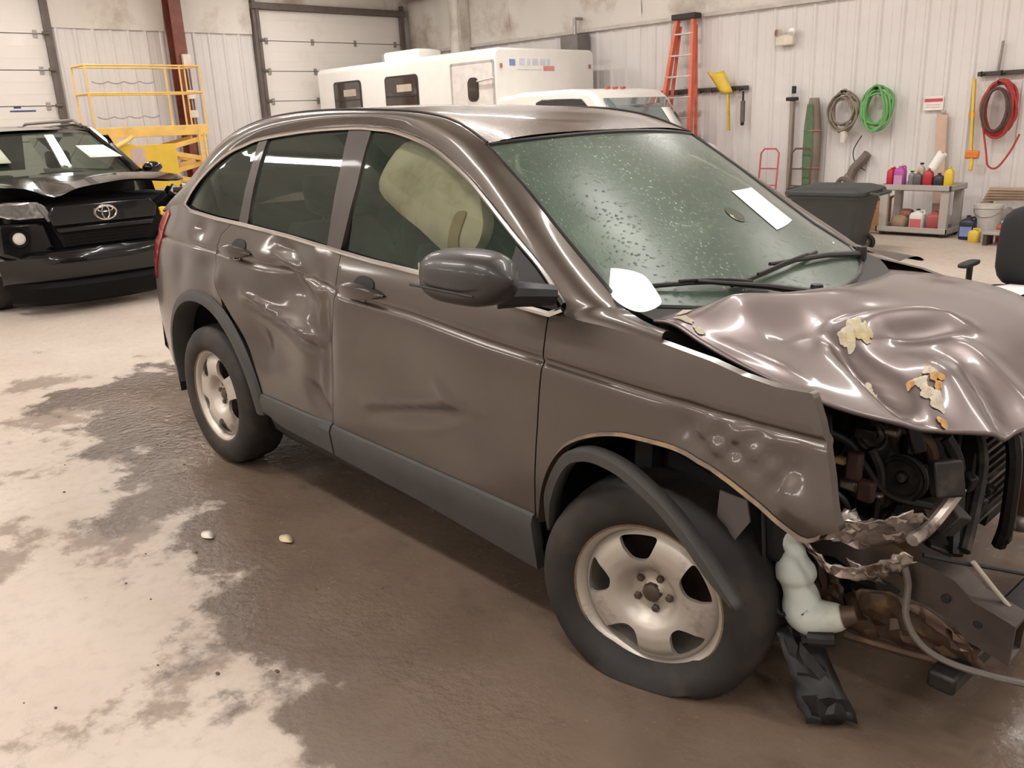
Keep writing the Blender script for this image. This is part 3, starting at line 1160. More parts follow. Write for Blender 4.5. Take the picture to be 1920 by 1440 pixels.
# ---- cladding, sills, arch trims
for sgn in (-1, 1):
    for x0, x1 in ((-2.105, -1.556), (-1.542, -.418)):
        xs = np.linspace(x0, x1, 26)
        rws = []
        for x in xs:
            e = (.0, .012) if x0 < x < x1 else (0, 0)
            zlow = float(np.interp(x, [-2.1, -1.95, -1.55, -.95, -.42], [.40, .365, .352, .325, .285]))
            rws.append([side_pt(x, .482, sgn, .001), side_pt(x, .476, sgn, .012), side_pt(x, .452, sgn, .020), side_pt(x, .40, sgn, .018), side_pt(x, zlow, sgn, .016), side_pt(x, zlow-.012, sgn, -.05)])
        rws = [[side_pt(x0, q[2], sgn, -.02) for q in rws[0]]]+rws+[[side_pt(x1, q[2], sgn, -.02) for q in rws[-1]]]
        MB().sheet(rws).build('door_cladding', M_clad, CAR, smooth=25)
    rws = []
    for x in np.linspace(-2.12, -.44, 12):
        rws.append([side_pt(x, .37, sgn, -.02, False), side_pt(x, .30, sgn, -.03, False), side_pt(x, .24, sgn, -.07, False), side_pt(x, .24, sgn, -.25, False)])
    MB().sheet(rws).build('sill', M_trimblk, CAR, smooth=30)
    # rear arch trim
    rws = []
    for a in np.linspace(2, 186, 40):
        c, s = math.cos(math.radians(a)), math.sin(math.radians(a))
        pt = lambda r, off: side_pt(-2.62+r*c, .36+r*s, sgn, off, False)
        rws.append([pt(.515, -.002), pt(.508, .014), pt(.485, .024), pt(.462, .022), pt(.455, .0), pt(.455, -.09)])
    MB().sheet(rws).build('wheel_arch_trim', M_clad, CAR, smooth=30)
    # wheel wells
    for cx in (-2.62, 0):
        rws = []
        for a in np.linspace(-12, 192, 24):
            c, s = math.cos(math.radians(a)), math.sin(math.radians(a))
            r = .47 if cx < -1 or sgn > 0 else .455
            if cx == 0 and sgn < 0 and a < 62:
                continue
            rws.append([(cx+r*c, sgn*.86, .36+r*s), (cx+r*c, sgn*.45, .36+r*s), (cx+.2*c, sgn*.45, .36+.2*s), (cx, sgn*.45, .36)])
        MB().sheet(rws).build('wheel_well', M_under, CAR, smooth=40)
# left front arch trim
rws = []
for a in np.linspace(10, 170, 30):
    c, s = math.cos(math.radians(a)), math.sin(math.radians(a))
    pt = lambda r, off: side_pt(r*c, .36+r*s, 1, off, False)
    rws.append([pt(.505, -.002), pt(.5, .016), pt(.46, .022), pt(.45, -.05)])
MB().sheet(rws).build('wheel_arch_trim', M_clad, CAR, smooth=30)
# right front: arch trim torn off and hanging out over the tyre
fl = resample(catmull([(-.36, -.895, .455), (-.352, -.915, .52), (-.335, -.935, .60), (-.288, -.95, .695), (-.236, -.955, .757), (-.168, -.96, .788), (-.105, -.963, .795), (-.029, -.966, .786), (.045, -.968, .759), (.116, -.968, .722), (.186, -.965, .668), (.241, -.96, .612), (.289, -.952, .555), (.332, -.945, .505)], 5), 60)
rws = []
for i, p in enumerate(fl):
    t = fl[min(i+1, 59)]-fl[max(i-1, 0)]
    t /= np.linalg.norm(t)
    nrm = np.array([-t[2], 0, t[0]])
    wd = .034*min(1, .35+i/14)*min(1, .5+(59-i)/12)
    a = p
    b_ = p-nrm*wd+np.array([0, -.010, 0])
    rws.append([tuple(a+np.array([0, .03, 0])), tuple(a), tuple(a-nrm*.006+np.array([0, -.012, 0])), tuple(b_), tuple(b_+np.array([0, .012, 0])-nrm*.004), tuple(b_+np.array([0, .05, 0]))])
MB().sheet(rws).build('torn_arch_trim', M_clad, CAR, smooth=28, solid=.003)
# rusty lip left on the wing
lip = [side_pt(x, z, -1, .003) for x, z in resample(catmull(FENDER_R[13:28][::-1], 4), 60)]
rws = [[(p[0], p[1], p[2]+.004), (p[0], p[1]-.006, p[2]-.006), (p[0], p[1]+.02, p[2]-.014), (p[0], p[1]+.045, p[2]-.008)] for p in lip]
MB().sheet(rws).build('fender_lip', mat('bare_lip', (112, 96, 84), .45, metal=.5, var=.25, vscale=14, col2=(138, 116, 86), mix=(.52, .66), mscale=7), CAR, smooth=30)

# ---- wheels
TY = [(.222, -.080), (.232, -.098), (.262, -.112), (.298, -.110), (.325, -.100), (.340, -.084), (.347, -.055), (.348, 0), (.347, .055), (.340, .084), (.325, .100), (.298, .110), (.262, .112), (.232, .098), (.222, .080)]
RIMD = [(0, .036), (.026, .036), (.031, .052), (.066, .052), (.080, .030), (.098, .010), (.13, .002), (.165, .004), (.188, .016), (.206, .034)]


def wheel(name, hub, steer, outsgn, flat, phase):
    """hub in world metres; returns the tyre (part) with rim etc. as sub-parts"""
    Wm = Matrix.Translation(hub) @ Matrix.Rotation(steer, 4, 'Z')
    NT = 72
    vs_, fs_ = [], []
    # tread blocks
    prof = TY
    for j in range(NT):
        a = 2*PI*j/NT
        for i, (r, yy) in enumerate(prof):
            if 5 < i < 9 and j % 2 and i != 7:
                r -= .006
            x, z = r*math.cos(a), r*math.sin(a)
            y = outsgn*yy
            if flat and z < -.06:
                f = (-.06-z)/(.348-.06)
                lim = hub[2]-.004
                z2 = max(-.06-(lim-.06)*f*1.28, -lim)
                sq = f*f
                side = math.sin(PI*min(1, max(0, (r-.222)/.126)))
                y += math.copysign(1, y)*.042*min(1, sq*1.3)*side if abs(y) > .06 else 0
                x *= 1+.06*min(1, sq*1.3)
                z = z2
            vs_.append((x, y, z))
    m = len(prof)
    for j in range(NT):
        for i in range(m-1):
            fs_.append((j*m+i, j*m+i+1, ((j+1) % NT)*m+i+1, ((j+1) % NT)*m+i))
    t = MB().add(vs_, fs_, Wm).build(name, M_rubber, CAR, smooth=50, keep=True)
    if flat is None:
        return t
    # rim disc with five openings, face pointing outwards
    holes = []
    for k in range(5):
        a = math.radians(phase+72*k)
        c, s = math.cos(a), math.sin(a)
        sh = catmull([(.184, -.053), (.191, 0), (.184, .053), (.165, .053), (.126, .026), (.117, 0), (.126, -.026), (.165, -.053)], 4, True)
        holes.append([(c*u-s*v, s*u+c*v) for u, v in sh])
    fn = lambda x, z: (x, outsgn*(.092-float(np.interp(math.hypot(x, z), [p[0] for p in RIMD], [p[1] for p in RIMD]))), z)
    ring = [(.206*math.cos(2*PI*i/60), .206*math.sin(2*PI*i/60)) for i in range(60)]
    d = chart('rim_disc', ring, M_rim, outsgn, .011, 0, .014, holes, None, False, fn, False)
    d.data.transform(Wm)
    d.parent = t
    d.matrix_parent_inverse = (CAR.matrix_world @ t.matrix_parent_inverse).inverted()

    def sub(mb, nm, mt, **kw):
        o = mb.build(nm, mt, t, **kw)
        o.matrix_parent_inverse = (CAR.matrix_world @ t.matrix_parent_inverse).inverted()
        return o
    R_ = Wm @ Matrix.Rotation(PI/2 if outsgn < 0 else -PI/2, 4, 'X')      # local z = outwards
    mb = MB().lathe([(.19, -.09), (.196, .03), (.204, .056), (.209, .075), (.219, .088), (.228, .092), (.231, .086), (.226, .074)], 60, R_)
    if flat and outsgn < 0:       # bent lip at the bottom
        for i, v_ in enumerate(mb.v):
            q = Wm.inverted() @ Vector(v_)
            f = gau(q.x, q.z, -.09, -.20, .06, .04)
            mb.v[i] = tuple(Wm @ Vector((q.x+.004*f, q.y-outsgn*.012*f, q.z+.018*f)))
    sub(mb, 'rim_lip', M_rim, smooth=50)
    sub(MB().lathe([(.229, .080), (.2335, .094), (.229, .0955), (.224, .0935)], 60, R_), 'rust_ring', M_rust)
    sub(MB().lathe([(.001, -.02), (.16, -.02), (.165, -.08)], 40, R_), 'brake_drum', mat('brake_dark', (34, 28, 25), .6, metal=.4, col2=(88, 56, 36), mix=(.5, .7)), smooth=40)
    sub(MB().lathe([(.001, .060), (.018, .060), (.026, .056), (.030, .046), (.031, .03)], 20, R_), 'hub_cap', mat('hub_metal', (96, 84, 74), .5, metal=.6), smooth=40)
    for k in range(5):
        a = math.radians(phase+36+72*k)
        q = R_ @ Matrix.Translation((.052*math.cos(a), (.052*math.sin(a))*1, .036))
        sub(MB().lathe([(.012, 0), (.012, .012), (.009, .016), (.001, .017)], 6, q), 'lug_nut', MATS['hub_metal'], smooth=20)
    return t


wheel('wheel', (-2.62, -.785, .345), 0, -1, False, 60)
wheel('wheel', (-.035, -.772, .262), math.radians(13), -1, True, 28)
wheel('wheel', (-2.62, .785, .345), 0, 1, False, 20)
wheel('wheel', (0, .785, .345), math.radians(13), 1, False, 40)

# ---- door handles
for sgn in (-1, 1):
    for hx, hz, ln in ((-1.335, 1.062, .29), (-2.30, 1.102, .27)):
        h = MB()
        rws = []
        for i in range(13):
            t = i/12
            x = hx-ln/2+ln*t
            y0 = side_pt(x, hz, sgn)[1]
            out = sgn*(.006+.040*math.sin(PI*min(1, max(0, t)))**.6)
            hh = .004+.024*math.sin(PI*t)**.8
            rws.append([(x, y0+out*(1 if q[1] > 0 else .4)+sgn*.007*q[0], hz-.016+hh*q[2]) for q in ((0, 0, 1), (1, 1, .75), (1.3, 1, 0), (1, 1, -.75), (0, 0, -1), (-.6, 0, 0))])
        ho = MB().sheet(rws, True).build('door_handle', M_paint if sgn > 0 else mat('handle_paint', (70, 63, 59), .3, metal=.6, coat=.8), CAR, smooth=60)
        cup = []
        for f in (1., .8, .5, .02):
            cup.append([side_pt(hx+.012+.062*f*math.cos(a), hz+.008+.030*f*math.sin(a), sgn, .0035) for a in [2*PI*i/20 for i in range(20)]])
        MB().sheet(cup, True).build('handle_cup_shade', mat('recess_shade', (22, 20, 19), .6), ho, smooth=60)  # flat dark patch on the skin, shade of the handle cup painted in
        sp_ = side_pt(hx-.02, hz-.045, sgn, .003)
        rg = MB()
        rg.tube([side_pt(hx+.03*math.cos(a), hz-.042+.010*math.sin(a), sgn, .004) for a in [2*PI*i/16 for i in range(16)]], .003, 5, closed=True)
        rg.build('handle_reflector', M_chrome, ho)

# ---- door mirrors
for sgn in (-1,):
    prof = [(-.752, .55), (-.735, .80), (-.70, .93), (-.64, 1.), (-.56, 1.), (-.48, .95), (-.42, .82), (-.40, .6)]
    rws = []
    for i in range(15):
        t = i/14
        x = -.705+.345*t
        k = (1-abs(2*t-1)**3.2)**.5
        k = max(k, .05)
        zc = 1.220+.012*t
        rws.append([(x, sgn*(1.035+.105*k*math.copysign(abs(math.cos(a))**.75, math.cos(a))*(1 if math.cos(a) > 0 else .7)), zc+(.074*k+.004)*math.copysign(abs(math.sin(a))**.8, math.sin(a))) for a in [2*PI*j/20 for j in range(20)]])
    mr_ = MB().sheet(rws, True)
    mr_.add(rws[0], [tuple(range(20))]).add(rws[-1], [tuple(range(20))])
    mo = mr_.build('wing_mirror', mat('mirror_shell', (48, 45, 44), .38, coat=.2), CAR, smooth=60)
    MB().tube([(-.46, sgn*1.0, 1.178), (-.42, sgn*.95, 1.178), (-.40, sgn*.90, 1.172), (-.39, sgn*.85, 1.165)], [.040, .036, .034, .03], 10).build('mirror_arm', M_trimblk, mo)
    seam = [(x, sgn*(1.035+.107), 1.20+.01*(x+.75)) for x in np.linspace(-.67, -.40, 10)]
    MB().tube(seam, .004, 5).build('shell_seam', M_black, mo)
    MB().b2((-.708, sgn*1.035-.045, 1.195), (-.700, sgn*1.035+.045, 1.25)).build('mirror_glass', M_chrome, mo)
# ---- underbody, rear end
MB().b2((-3.25, -.70, .22), (.1, .70, .36)).build('floor_pan', M_under, CAR, bev=.02)
MB().b2((.1, -.42, .28), (.45, .55, .40)).build('subframe', M_under, CAR, bev=.02)
rws = []
for k in range(13):
    t = -1+2*k/12
    bx = -.10*(1-t*t)
    rws.append([(-3.36+bx, .70*t, 1.15), (-3.44+bx, .735*t, 1.0), (-3.47+bx, .755*t, .7), (-3.47+bx, .76*t, .42), (-3.3+bx, .74*t, .32)])
MB().sheet(rws).build('tailgate', M_paint, CAR, smooth=40)
rws = []
for k in range(13):
    t = -1+2*k/12
    bx = -.10*(1-t*t)
    rws.append([(-3.05+bx, .575*t, 1.45), (-3.2+bx, .62*t, 1.325), (-3.29+bx, .655*t, 1.24), (-3.36+bx, .70*t, 1.15)])
MB().sheet(rws).build('rear_screen', G_rear, CAR, smooth=60)
for sgn in (-1, 1):
    rws = []
    for x in np.linspace(-3.5, -3.06, 10):
        rws.append([side_pt(x, .66, sgn, .004, False), side_pt(x, .64, sgn, .016, False), side_pt(x, .50, sgn, .016, False), side_pt(x, .36, sgn, .0, False), side_pt(x, .30, sgn, -.08, False)])
    if sgn > 0:
        MB().sheet(rws).build('rear_bumper', M_paint, CAR, smooth=35)
    TLP = [(-3.44, .82), (-3.36, .82), (-3.27, 1.02), (-3.20, 1.17), (-3.25, 1.19), (-3.36, 1.16), (-3.44, 1.0)]
    chart('tail_lamp', TLP, mat('red_lens', (168, 44, 42), .15, coat=.6), sgn, .03, .006, .02, dmg=False, crease=False)

# ---- cabin
M_liner = mat('headliner', (196, 188, 174), .9, var=.05)
rws = []
for e in edge[2:-2]:
    rws.append([(e[0], -e[1]*t*.97, e[2]-.05+.02*(1-t*t)) for t in [-1+2*k/12 for k in range(13)]])
MB().sheet(rws).build('headliner', M_liner, CAR, smooth=60)
for sgn in (-1, 1):
    for x0, x1 in ((-2.3, -1.56), (-1.48, -.45)):
        rws = []
        for x in np.linspace(x0, x1, 10):
            zb_ = zbelt(x)
            rws.append([(x, sgn*(S0(x, zb_)-.035), zb_-.005), (x, sgn*.76, zb_-.06), (x, sgn*.77, .75), (x, sgn*.74, .40)])
        MB().sheet(rws).build('door_card', M_inner, CAR, smooth=40)


def seat(x, y, w_, hd=True, nm='front_seat'):
    def lump(rows_, n=16):
        rws_ = []
        for cx, cz, dx, dy in rows_:
            rws_.append([(x+cx+dx*math.copysign(abs(math.cos(a))**.5, math.cos(a)), y+dy*math.copysign(abs(math.sin(a))**.5, math.sin(a)), cz) for a in [2*PI*i/n for i in range(n)]])
        mb_ = MB().sheet(rws_, True)
        mb_.add(rws_[0], [tuple(range(n))]).add(rws_[-1], [tuple(range(n))])
        return mb_
    s = lump([(.22, .36, .24, w_*.9), (.22, .42, .27, w_), (.22, .52, .28, w_), (.22, .57, .25, w_*.92)]).build(nm, M_seat, CAR, smooth=60)
    lump([(-.02, .50, .09, w_*.85), (-.05, .60, .10, w_), (-.12, .85, .09, w_), (-.20, 1.08, .07, w_*.92), (-.235, 1.17, .05, w_*.75)]).build('backrest', M_seat, s, smooth=60)
    if hd:
        lump([(-.235, 1.20, .035, .08), (-.24, 1.23, .05, .125), (-.255, 1.33, .05, .13), (-.265, 1.38, .035, .11)]).build('headrest', M_seat, s, smooth=60)
        MB().tube([(x-.235, y-.05, 1.12), (x-.24, y-.05, 1.25)], .007, 6).tube([(x-.235, y+.05, 1.12), (x-.24, y+.05, 1.25)], .007, 6).build('headrest_post', M_chrome, s)
    return s


seat(-1.12, -.37, .25)
seat(-1.12, .37, .25)
s = seat(-2.10, -.32, .30, True, 'rear_seat')
seat(-2.10, .35, .30, True, 'rear_seat')
# dash, wheel, blown airbags
rws = []
for k in range(11):
    t = -1+2*k/10
    rws.append([(-.30, .72*t, 1.08), (-.20+.14*(1-t*t), .72*t, 1.045), (-.42, .72*t, 1.05), (-.56, .72*t, 1.0), (-.60, .72*t, .85), (-.52, .72*t, .6)])
MB().sheet(rws).build('dashboard', M_inner, CAR, smooth=40)
sw = Matrix.Translation((-.72, .37, 1.0)) @ Matrix.Rotation(math.radians(-65), 4, 'Y')
ring = [tuple(sw @ Vector((.18*math.cos(a), .18*math.sin(a), 0))) for a in [2*PI*i/28 for i in range(28)]]
st = MB().tube(ring, .015, 8, closed=True).build('steering_wheel', M_black, CAR)
sp = MB()
for a in (0, PI*.75, -PI*.75):
    sp.bar(sw @ Vector((.03*math.cos(a), .03*math.sin(a), 0)), sw @ Vector((.175*math.cos(a), .175*math.sin(a), 0)), .035, .015)
sp.ball(sw @ Vector((0, 0, 0)), .06, 10)
sp.build('spokes', M_black, st)
M_bag = mat('airbag_cloth', (226, 208, 178), .85, var=.10, vscale=5, bump=.8, bscale=7, col2=(184, 160, 126), mix=(.50, .70), mscale=3.5)
AB = catmull([(-1.53, 1.40), (-1.47, 1.55), (-1.25, 1.545), (-1.05, 1.47), (-.95, 1.39), (-.89, 1.31), (-.885, 1.24), (-.935, 1.195), (-1.01, 1.19), (-1.2, 1.258), (-1.40, 1.325)], 4, True)
ABa = resample(AB+[AB[0]], 400)


def bag_fn(x, z):
    d = float(np.min(np.hypot(ABa[:, 0]-x, ABa[:, 1]-z)))
    puff = .05*(1-math.exp(-d/.05))
    puff += .012*math.sin(16*x+9*z)*min(1, d/.06)
    return (x, -(S0(x, z)-.075+puff-.02), z)


bag = chart('curtain_airbag', AB, M_bag, -1, .022, 0, .05, fn=bag_fn, crease=False)
# brown stained fold at its front end
chart('airbag_fold', catmull([(-.985, 1.335), (-.955, 1.34), (-.945, 1.30), (-.94, 1.25), (-.945, 1.208), (-.985, 1.20), (-.98, 1.26)], 4, True), mat('bag_stain', (190, 160, 122), .85), -1, .02, 0, .01, fn=lambda x, z: (bag_fn(x, z)[0], bag_fn(x, z)[1]-.008, z), crease=False, parent=bag)


def pillow(c, d, name, m_, par=CAR):
    mb_ = MB().ball((0, 0, 0), 1, 24)
    vs_ = []
    for p in mb_.v:
        q = [math.copysign(abs(k)**.7, k) for k in p]
        wv = 1+.05*math.sin(5*p[1]+3*p[2])
        vs_.append((c[0]+d[0]*q[0]*wv, c[1]+d[1]*q[1]*wv, c[2]+d[2]*q[2]*wv))
    mb_.v = vs_
    return mb_.build(name, m_, par, smooth=180)


M_bag2 = mat('white_bag', (206, 206, 190), .85, bump=.4, bscale=8)
pillow((-.62, -.33, 1.17), (.13, .17, .13), 'front_airbag', M_bag2)
pillow((-.80, .37, 1.06), (.07, .17, .16), 'front_airbag', M_bag2)
pillow((-1.25, .62, 1.32), (.45, .05, .14), 'curtain_airbag', M_bag)
# inside rear-view mirror
MB().box((-.72, 0, 1.47), (.03, .22, .06)).build('inside_mirror', M_black, CAR, bev=.012)

# ---- engine bay and torn-open nose
M_eng = mat('engine_dark', (34, 32, 31), .45, metal=.3, var=.5, vscale=12, col2=(74, 66, 58), mix=(.55, .75), mscale=8)
M_alu = mat('cast_aluminium', (128, 122, 116), .42, metal=.8, var=.3, vscale=14)
M_torn = mat('torn_metal', (196, 186, 178), .3, metal=.7, var=.3, vscale=16, col2=(92, 78, 68), mix=(.5, .65), mscale=12)
M_brown = mat('brown_primer', (88, 70, 58), .5, metal=.4, var=.3, vscale=10, col2=(120, 92, 60), mix=(.55, .7), mscale=9)
M_bottle = mat('milky_plastic', (204, 212, 204), .42, var=.06, spec=.4, col2=(176, 172, 150), mix=(.5, .75), mscale=6)
chart('inner_apron', [(-.12, 1.03), (.1, 1.02), (.28, .99), (.40, .96), (.42, .80), (.30, .78), (.0, .86), (-.2, .86), (-.3, .95)], M_under, -1, .06, 0, .01, fn=lambda x, z: (x, -.715, z), crease=False)
MB().b2((-.16, -.74, .40), (-.10, .74, 1.06)).build('firewall', M_under, CAR)
MB().b2((-.10, -.70, .50), (.30, -.62, .86)).b2((.05, -.64, .50), (.22, -.40, .98)).build('strut_tower', M_under, CAR, bev=.03)
MB().tube([(.0, -.60, .3), (.02, -.60, .6), (.04, -.58, .96)], [.06, .05, .07], 14).build('strut', M_eng, CAR)
eng = MB().b2((.0, -.32, .40), (.40, .40, .84)).build('engine_block', M_eng, CAR, bev=.03)
MB().b2((.02, -.28, .84), (.34, .36, .93)).build('valve_cover', M_eng, eng, bev=.03)
for i in range(6):
    MB().b2((.40, -.25+i*.1, .46), (.425, -.21+i*.1, .80)).build('block_rib', M_alu if i % 2 else M_eng, eng, bev=.006)
MB().tube([(.44, -.2, .52), (.47, -.05, .50), (.46, .2, .53)], .05, 12).build('exhaust_manifold', M_brown, eng)


def pulley(c, r, wd, material, hole=True):
    Mx = Matrix.Translation(c) @ RX90
    prof = [(r*.25, 0), (r*.3, wd*.5), (r*.6, wd*.35), (r*.82, wd*.5), (r*.86, wd), (r, wd), (r*.9, wd*.5), (r, 0)]
    o = MB().lathe(prof, 28, Mx).build('pulley', material, CAR, smooth=40)
    MB().lathe([(.001, wd*.9), (r*.2, wd*.85), (r*.25, 0)], 16, Mx).build('pulley_nut', M_alu, o)
    return o


pulley((.45, -.33, .70), .062, .03, M_eng)
pulley((.33, -.33, .62), .085, .03, M_eng)
pulley((.36, -.33, .80), .045, .03, M_alu)
pulley((.22, -.33, .74), .05, .03, M_eng)
blt = [(.45+.064*math.cos(a), -.345, .70+.064*math.sin(a)) for a in np.linspace(-1.2, 1.9, 10)]+[(.36+.047*math.cos(a), -.345, .80+.047*math.sin(a)) for a in np.linspace(1.4, 2.6, 6)]+[(.33+.087*math.cos(a), -.345, .62+.087*math.sin(a)) for a in np.linspace(2.8, 5.2, 12)]
MB().tube(blt, .008, 6, closed=True).build('drive_belt', M_black, CAR)
# hoses and wires
H = [([(.405, -.33, .80), (.44, -.36, .845), (.50, -.34, .815), (.51, -.31, .76)], .016, M_brown),
     ([(.39, -.43, .79), (.417, -.42, .73), (.424, -.42, .637), (.43, -.44, .56)], .014, M_eng),
     ([(.30, -.55, .86), (.36, -.5, .82), (.40, -.46, .74), (.44, -.40, .66), (.52, -.3, .62)], .011, M_black),
     ([(.52, -.28, .82), (.55, -.24, .74), (.56, -.22, .62), (.60, -.30, .5)], .02, M_black),
     ([(.50, -.05, .85), (.57, -.1, .72), (.60, -.2, .60), (.62, -.3, .52)], .017, M_eng),
     ([(.48, .1, .86), (.6, .05, .74), (.62, .06, .5), (.6, .1, .38)], .022, M_eng),
     ([(.30, -.66, .80), (.36, -.62, .74), (.41, -.60, .70), (.43, -.58, .62)], .008, M_black),
     ([(.2, -.5, .95), (.32, -.42, .92), (.45, -.3, .9), (.55, -.1, .86)], .014, M_black),
     ([(.56, -.55, .55), (.575, -.55, .505), (.585, -.56, .42), (.63, -.56, .36), (.70, -.55, .335), (.80, -.53, .335), (.90, -.50, .34), (1.0, -.45, .33)], .009, mat('grey_cable', (104, 98, 92), .5)),
     ([(.60, -.55, .60), (.66, -.50, .585), (.75, -.44, .575), (.86, -.38, .565)], .006, M_black),
     ([(.70, -.50, .60), (.74, -.47, .54), (.78, -.45, .49), (.80, -.44, .46)], .006, mat('wire_white', (178, 170, 160), .5)),
     ([(.235, -.70, .66), (.25, -.71, .58), (.26, -.71, .50), (.28, -.70, .42), (.31, -.70, .37), (.35, -.69, .39)], .007, M_black)]
for p, r, m_ in H:
    MB().tube(catmull(p, 5), r, 8).build('hose', m_, CAR)
for c, d, m_ in (((.36, -.47, .69), (.05, .03, .03), M_alu), ((.33, -.47, .752), (.035, .03, .02), mat('yellow_tab', (196, 178, 112), .6)), ((.29, -.48, .80), (.03, .03, .02), MATS['yellow_tab']), ((.43, -.45, .674), (.03, .025, .015), M_alu), ((.436, -.42, .85), (.04, .03, .025), M_alu), ((.39, -.52, .77), (.04, .03, .08), mat('red_primer', (66, 42, 36), .6)), ((.42, -.50, .70), (.045, .03, .06), MATS['red_primer'])):
    MB().box((0, 0, 0), d).build('engine_fitting', m_, CAR, bev=.008).location = c
rr = random.Random(11)
for i in range(26):
    c = (rr.uniform(.30, .62), rr.uniform(-.52, .25), rr.uniform(.45, .86))
    d = (rr.uniform(.02, .07), rr.uniform(.02, .07), rr.uniform(.02, .09))
    o = MB().box((0, 0, 0), d).build('engine_fitting', rr.choice((M_eng, M_eng, M_black, M_alu, M_brown, M_eng)), CAR, bev=.006)
    o.location = c
    o.rotation_euler = (rr.uniform(-.5, .5), rr.uniform(-.5, .5), rr.uniform(-1, 1))
# radiator support remains, far side
for yy in (.07, .20, .30):
    MB().bar((.60, yy, .86), (.62, yy+.02, .40), .035, .025).build('support_strut', M_eng if yy != .2 else M_brown, CAR, bev=.004)
for k in range(14):
    zz = .42+k*.03
    MB().b2((.50, -.02, zz), (.53, .62, zz+.012)).build('radiator_fin', M_alu if k % 4 == 0 else M_eng, CAR)
MB().b2((.49, -.04, .40), (.54, .0, .86)).build('radiator_tank', M_black, CAR, bev=.01)
Mx = Matrix.Translation((.62, .22, .42)) @ RY90
MB().lathe([(.001, .03), (.02, .03), (.03, .02), (.034, 0), (.034, -.03)], 20, Mx).build('horn', M_alu, CAR)


def crumple(name, pts, nseed, material, amp=.018, n=14, m=8, parent=CAR, sol=.003):
    """torn sheet between two polylines with random creases"""
    rr_ = random.Random(nseed)
    a, b_ = resample(catmull(pts[0], 4), n), resample(catmull(pts[1], 4), n)
    rws_ = []
    for i in range(n):
        rws_.append([tuple(a[i]*(1-j/(m-1))+b_[i]*j/(m-1)+np.array([rr_.uniform(-amp, amp) for _ in range(3)])*(1 if 0 < j < m-1 else .5)) for j in range(m)])
    return MB().sheet(rws_).build(name, material, parent, smooth=25, solid=sol)


crumple('crumpled_bracket', ([(.36, -.72, .64), (.42, -.71, .68), (.47, -.70, .70), (.53, -.69, .72), (.58, -.67, .75)], [(.39, -.60, .60), (.45, -.60, .585), (.50, -.58, .60), (.57, -.55, .64), (.62, -.50, .69)]), 3, M_torn, .012, 20, 9)
crumple('crumpled_bracket', ([(.37, -.72, .62), (.45, -.73, .59), (.53, -.72, .61), (.61, -.70, .675)], [(.38, -.70, .585), (.45, -.71, .55), (.54, -.70, .57), (.63, -.68, .645)]), 4, M_torn, .008, 26, 5)
MB().tube(catmull([(.60, -.64, .675), (.61, -.57, .685), (.625, -.52, .725), (.64, -.48, .775)], 6), .016, 8).build('bent_tie_bar', M_torn, CAR)
crumple('torn_tab', ([(.46, -.68, .66), (.42, -.67, .69)], [(.48, -.64, .67), (.45, -.63, .71)]), 8, M_torn, .008, 8, 5)
crumple('torn_tab', ([(.44, -.62, .56), (.52, -.60, .52)], [(.44, -.58, .50), (.53, -.57, .49)]), 9, M_torn, .008, 8, 5)
# frame rail (bent down), open box end
rl = MB()
rpts = [(.15, -.47, .56), (.42, -.48, .57), (.60, -.48, .545), (.82, -.48, .45)]
for p, q in zip(rpts, rpts[1:]):
    pass
sec = [(-.045, -.055), (.045, -.055), (.045, .055), (-.045, .055)]
rws = []
for i, p in enumerate(resample(rpts, 14)):
    j = .006*math.sin(i*2.1)
    rws.append([(p[0], p[1]+a+j, p[2]+b_-.03+j) for a, b_ in sec])
inner = [[(p[0], (p[1]-rws[-1][0][1]-.045)*.8+rws[-1][0][1]+.045, (p[2]-rws[-1][0][2]-.055)*.8+rws[-1][0][2]+.055) for p in rws[-1]]]
inner.append([(p[0]-.15, p[1], p[2]+.06) for p in inner[0]])
MB().sheet(rws+inner, True).build('frame_rail', mat('rail_grey', (84, 76, 72), .38, metal=.6, var=.25, vscale=9, col2=(104, 80, 56), mix=(.55, .7), mscale=7), CAR, smooth=25)
for x, z in ((.55, .53), (.66, .50), (.74, .465)):
    MB().lathe([(.001, .004), (.010, .004), (.012, 0)], 12, Matrix.Translation((x, -.526, z-.01)) @ RX90).build('rail_bolt', M_black, CAR)
crumple('lower_panel', ([(.42, -.53, .42), (.52, -.53, .45), (.62, -.53, .44), (.72, -.52, .40)], [(.40, -.52, .29), (.52, -.52, .30), (.64, -.51, .31), (.80, -.49, .30)]), 5, M_brown, .012, 18, 8)
crumple('lower_panel', ([(.30, -.52, .45), (.38, -.52, .46)], [(.32, -.50, .33), (.40, -.50, .32)]), 6, M_brown, .008, 8, 8)
MB().tube([(.42, -.52, .27), (.60, -.50, .285), (.80, -.44, .29)], .014, 8).build('lower_flange', M_brown, CAR)
MB().bar((.70, -.60, .30), (.74, .62, .29), .07, .05).build('lower_crossmember', M_eng, CAR, bev=.01)
# washer bottle: lumpy moulded plastic tank
wb_ = [(.232, .650, .014), (.245, .63, .030), (.258, .60, .036), (.285, .575, .034), (.312, .55, .030), (.315, .525, .040), (.318, .50, .054), (.326, .475, .058), (.332, .45, .046), (.345, .42, .052), (.355, .385, .060), (.38, .372, .058), (.415, .385, .048), (.45, .40, .040), (.47, .41, .026)]
pts = catmull([(x, -.655, z, r) for x, z, r in wb_], 4)
MB().tube([p[:3] for p in pts], [p[3]*.92 for i, p in enumerate(pts)], 16).build('washer_bottle', M_bottle, CAR, smooth=60)
MB().tube([(.462, -.655, .408), (.49, -.64, .42)], [.03, .022], 12).build('pump_motor', M_brown, CAR)
MB().tube([(.40, -.70, .335), (.44, -.69, .345), (.46, -.68, .35)], .02, 10).build('bottle_grommet', M_black, CAR)
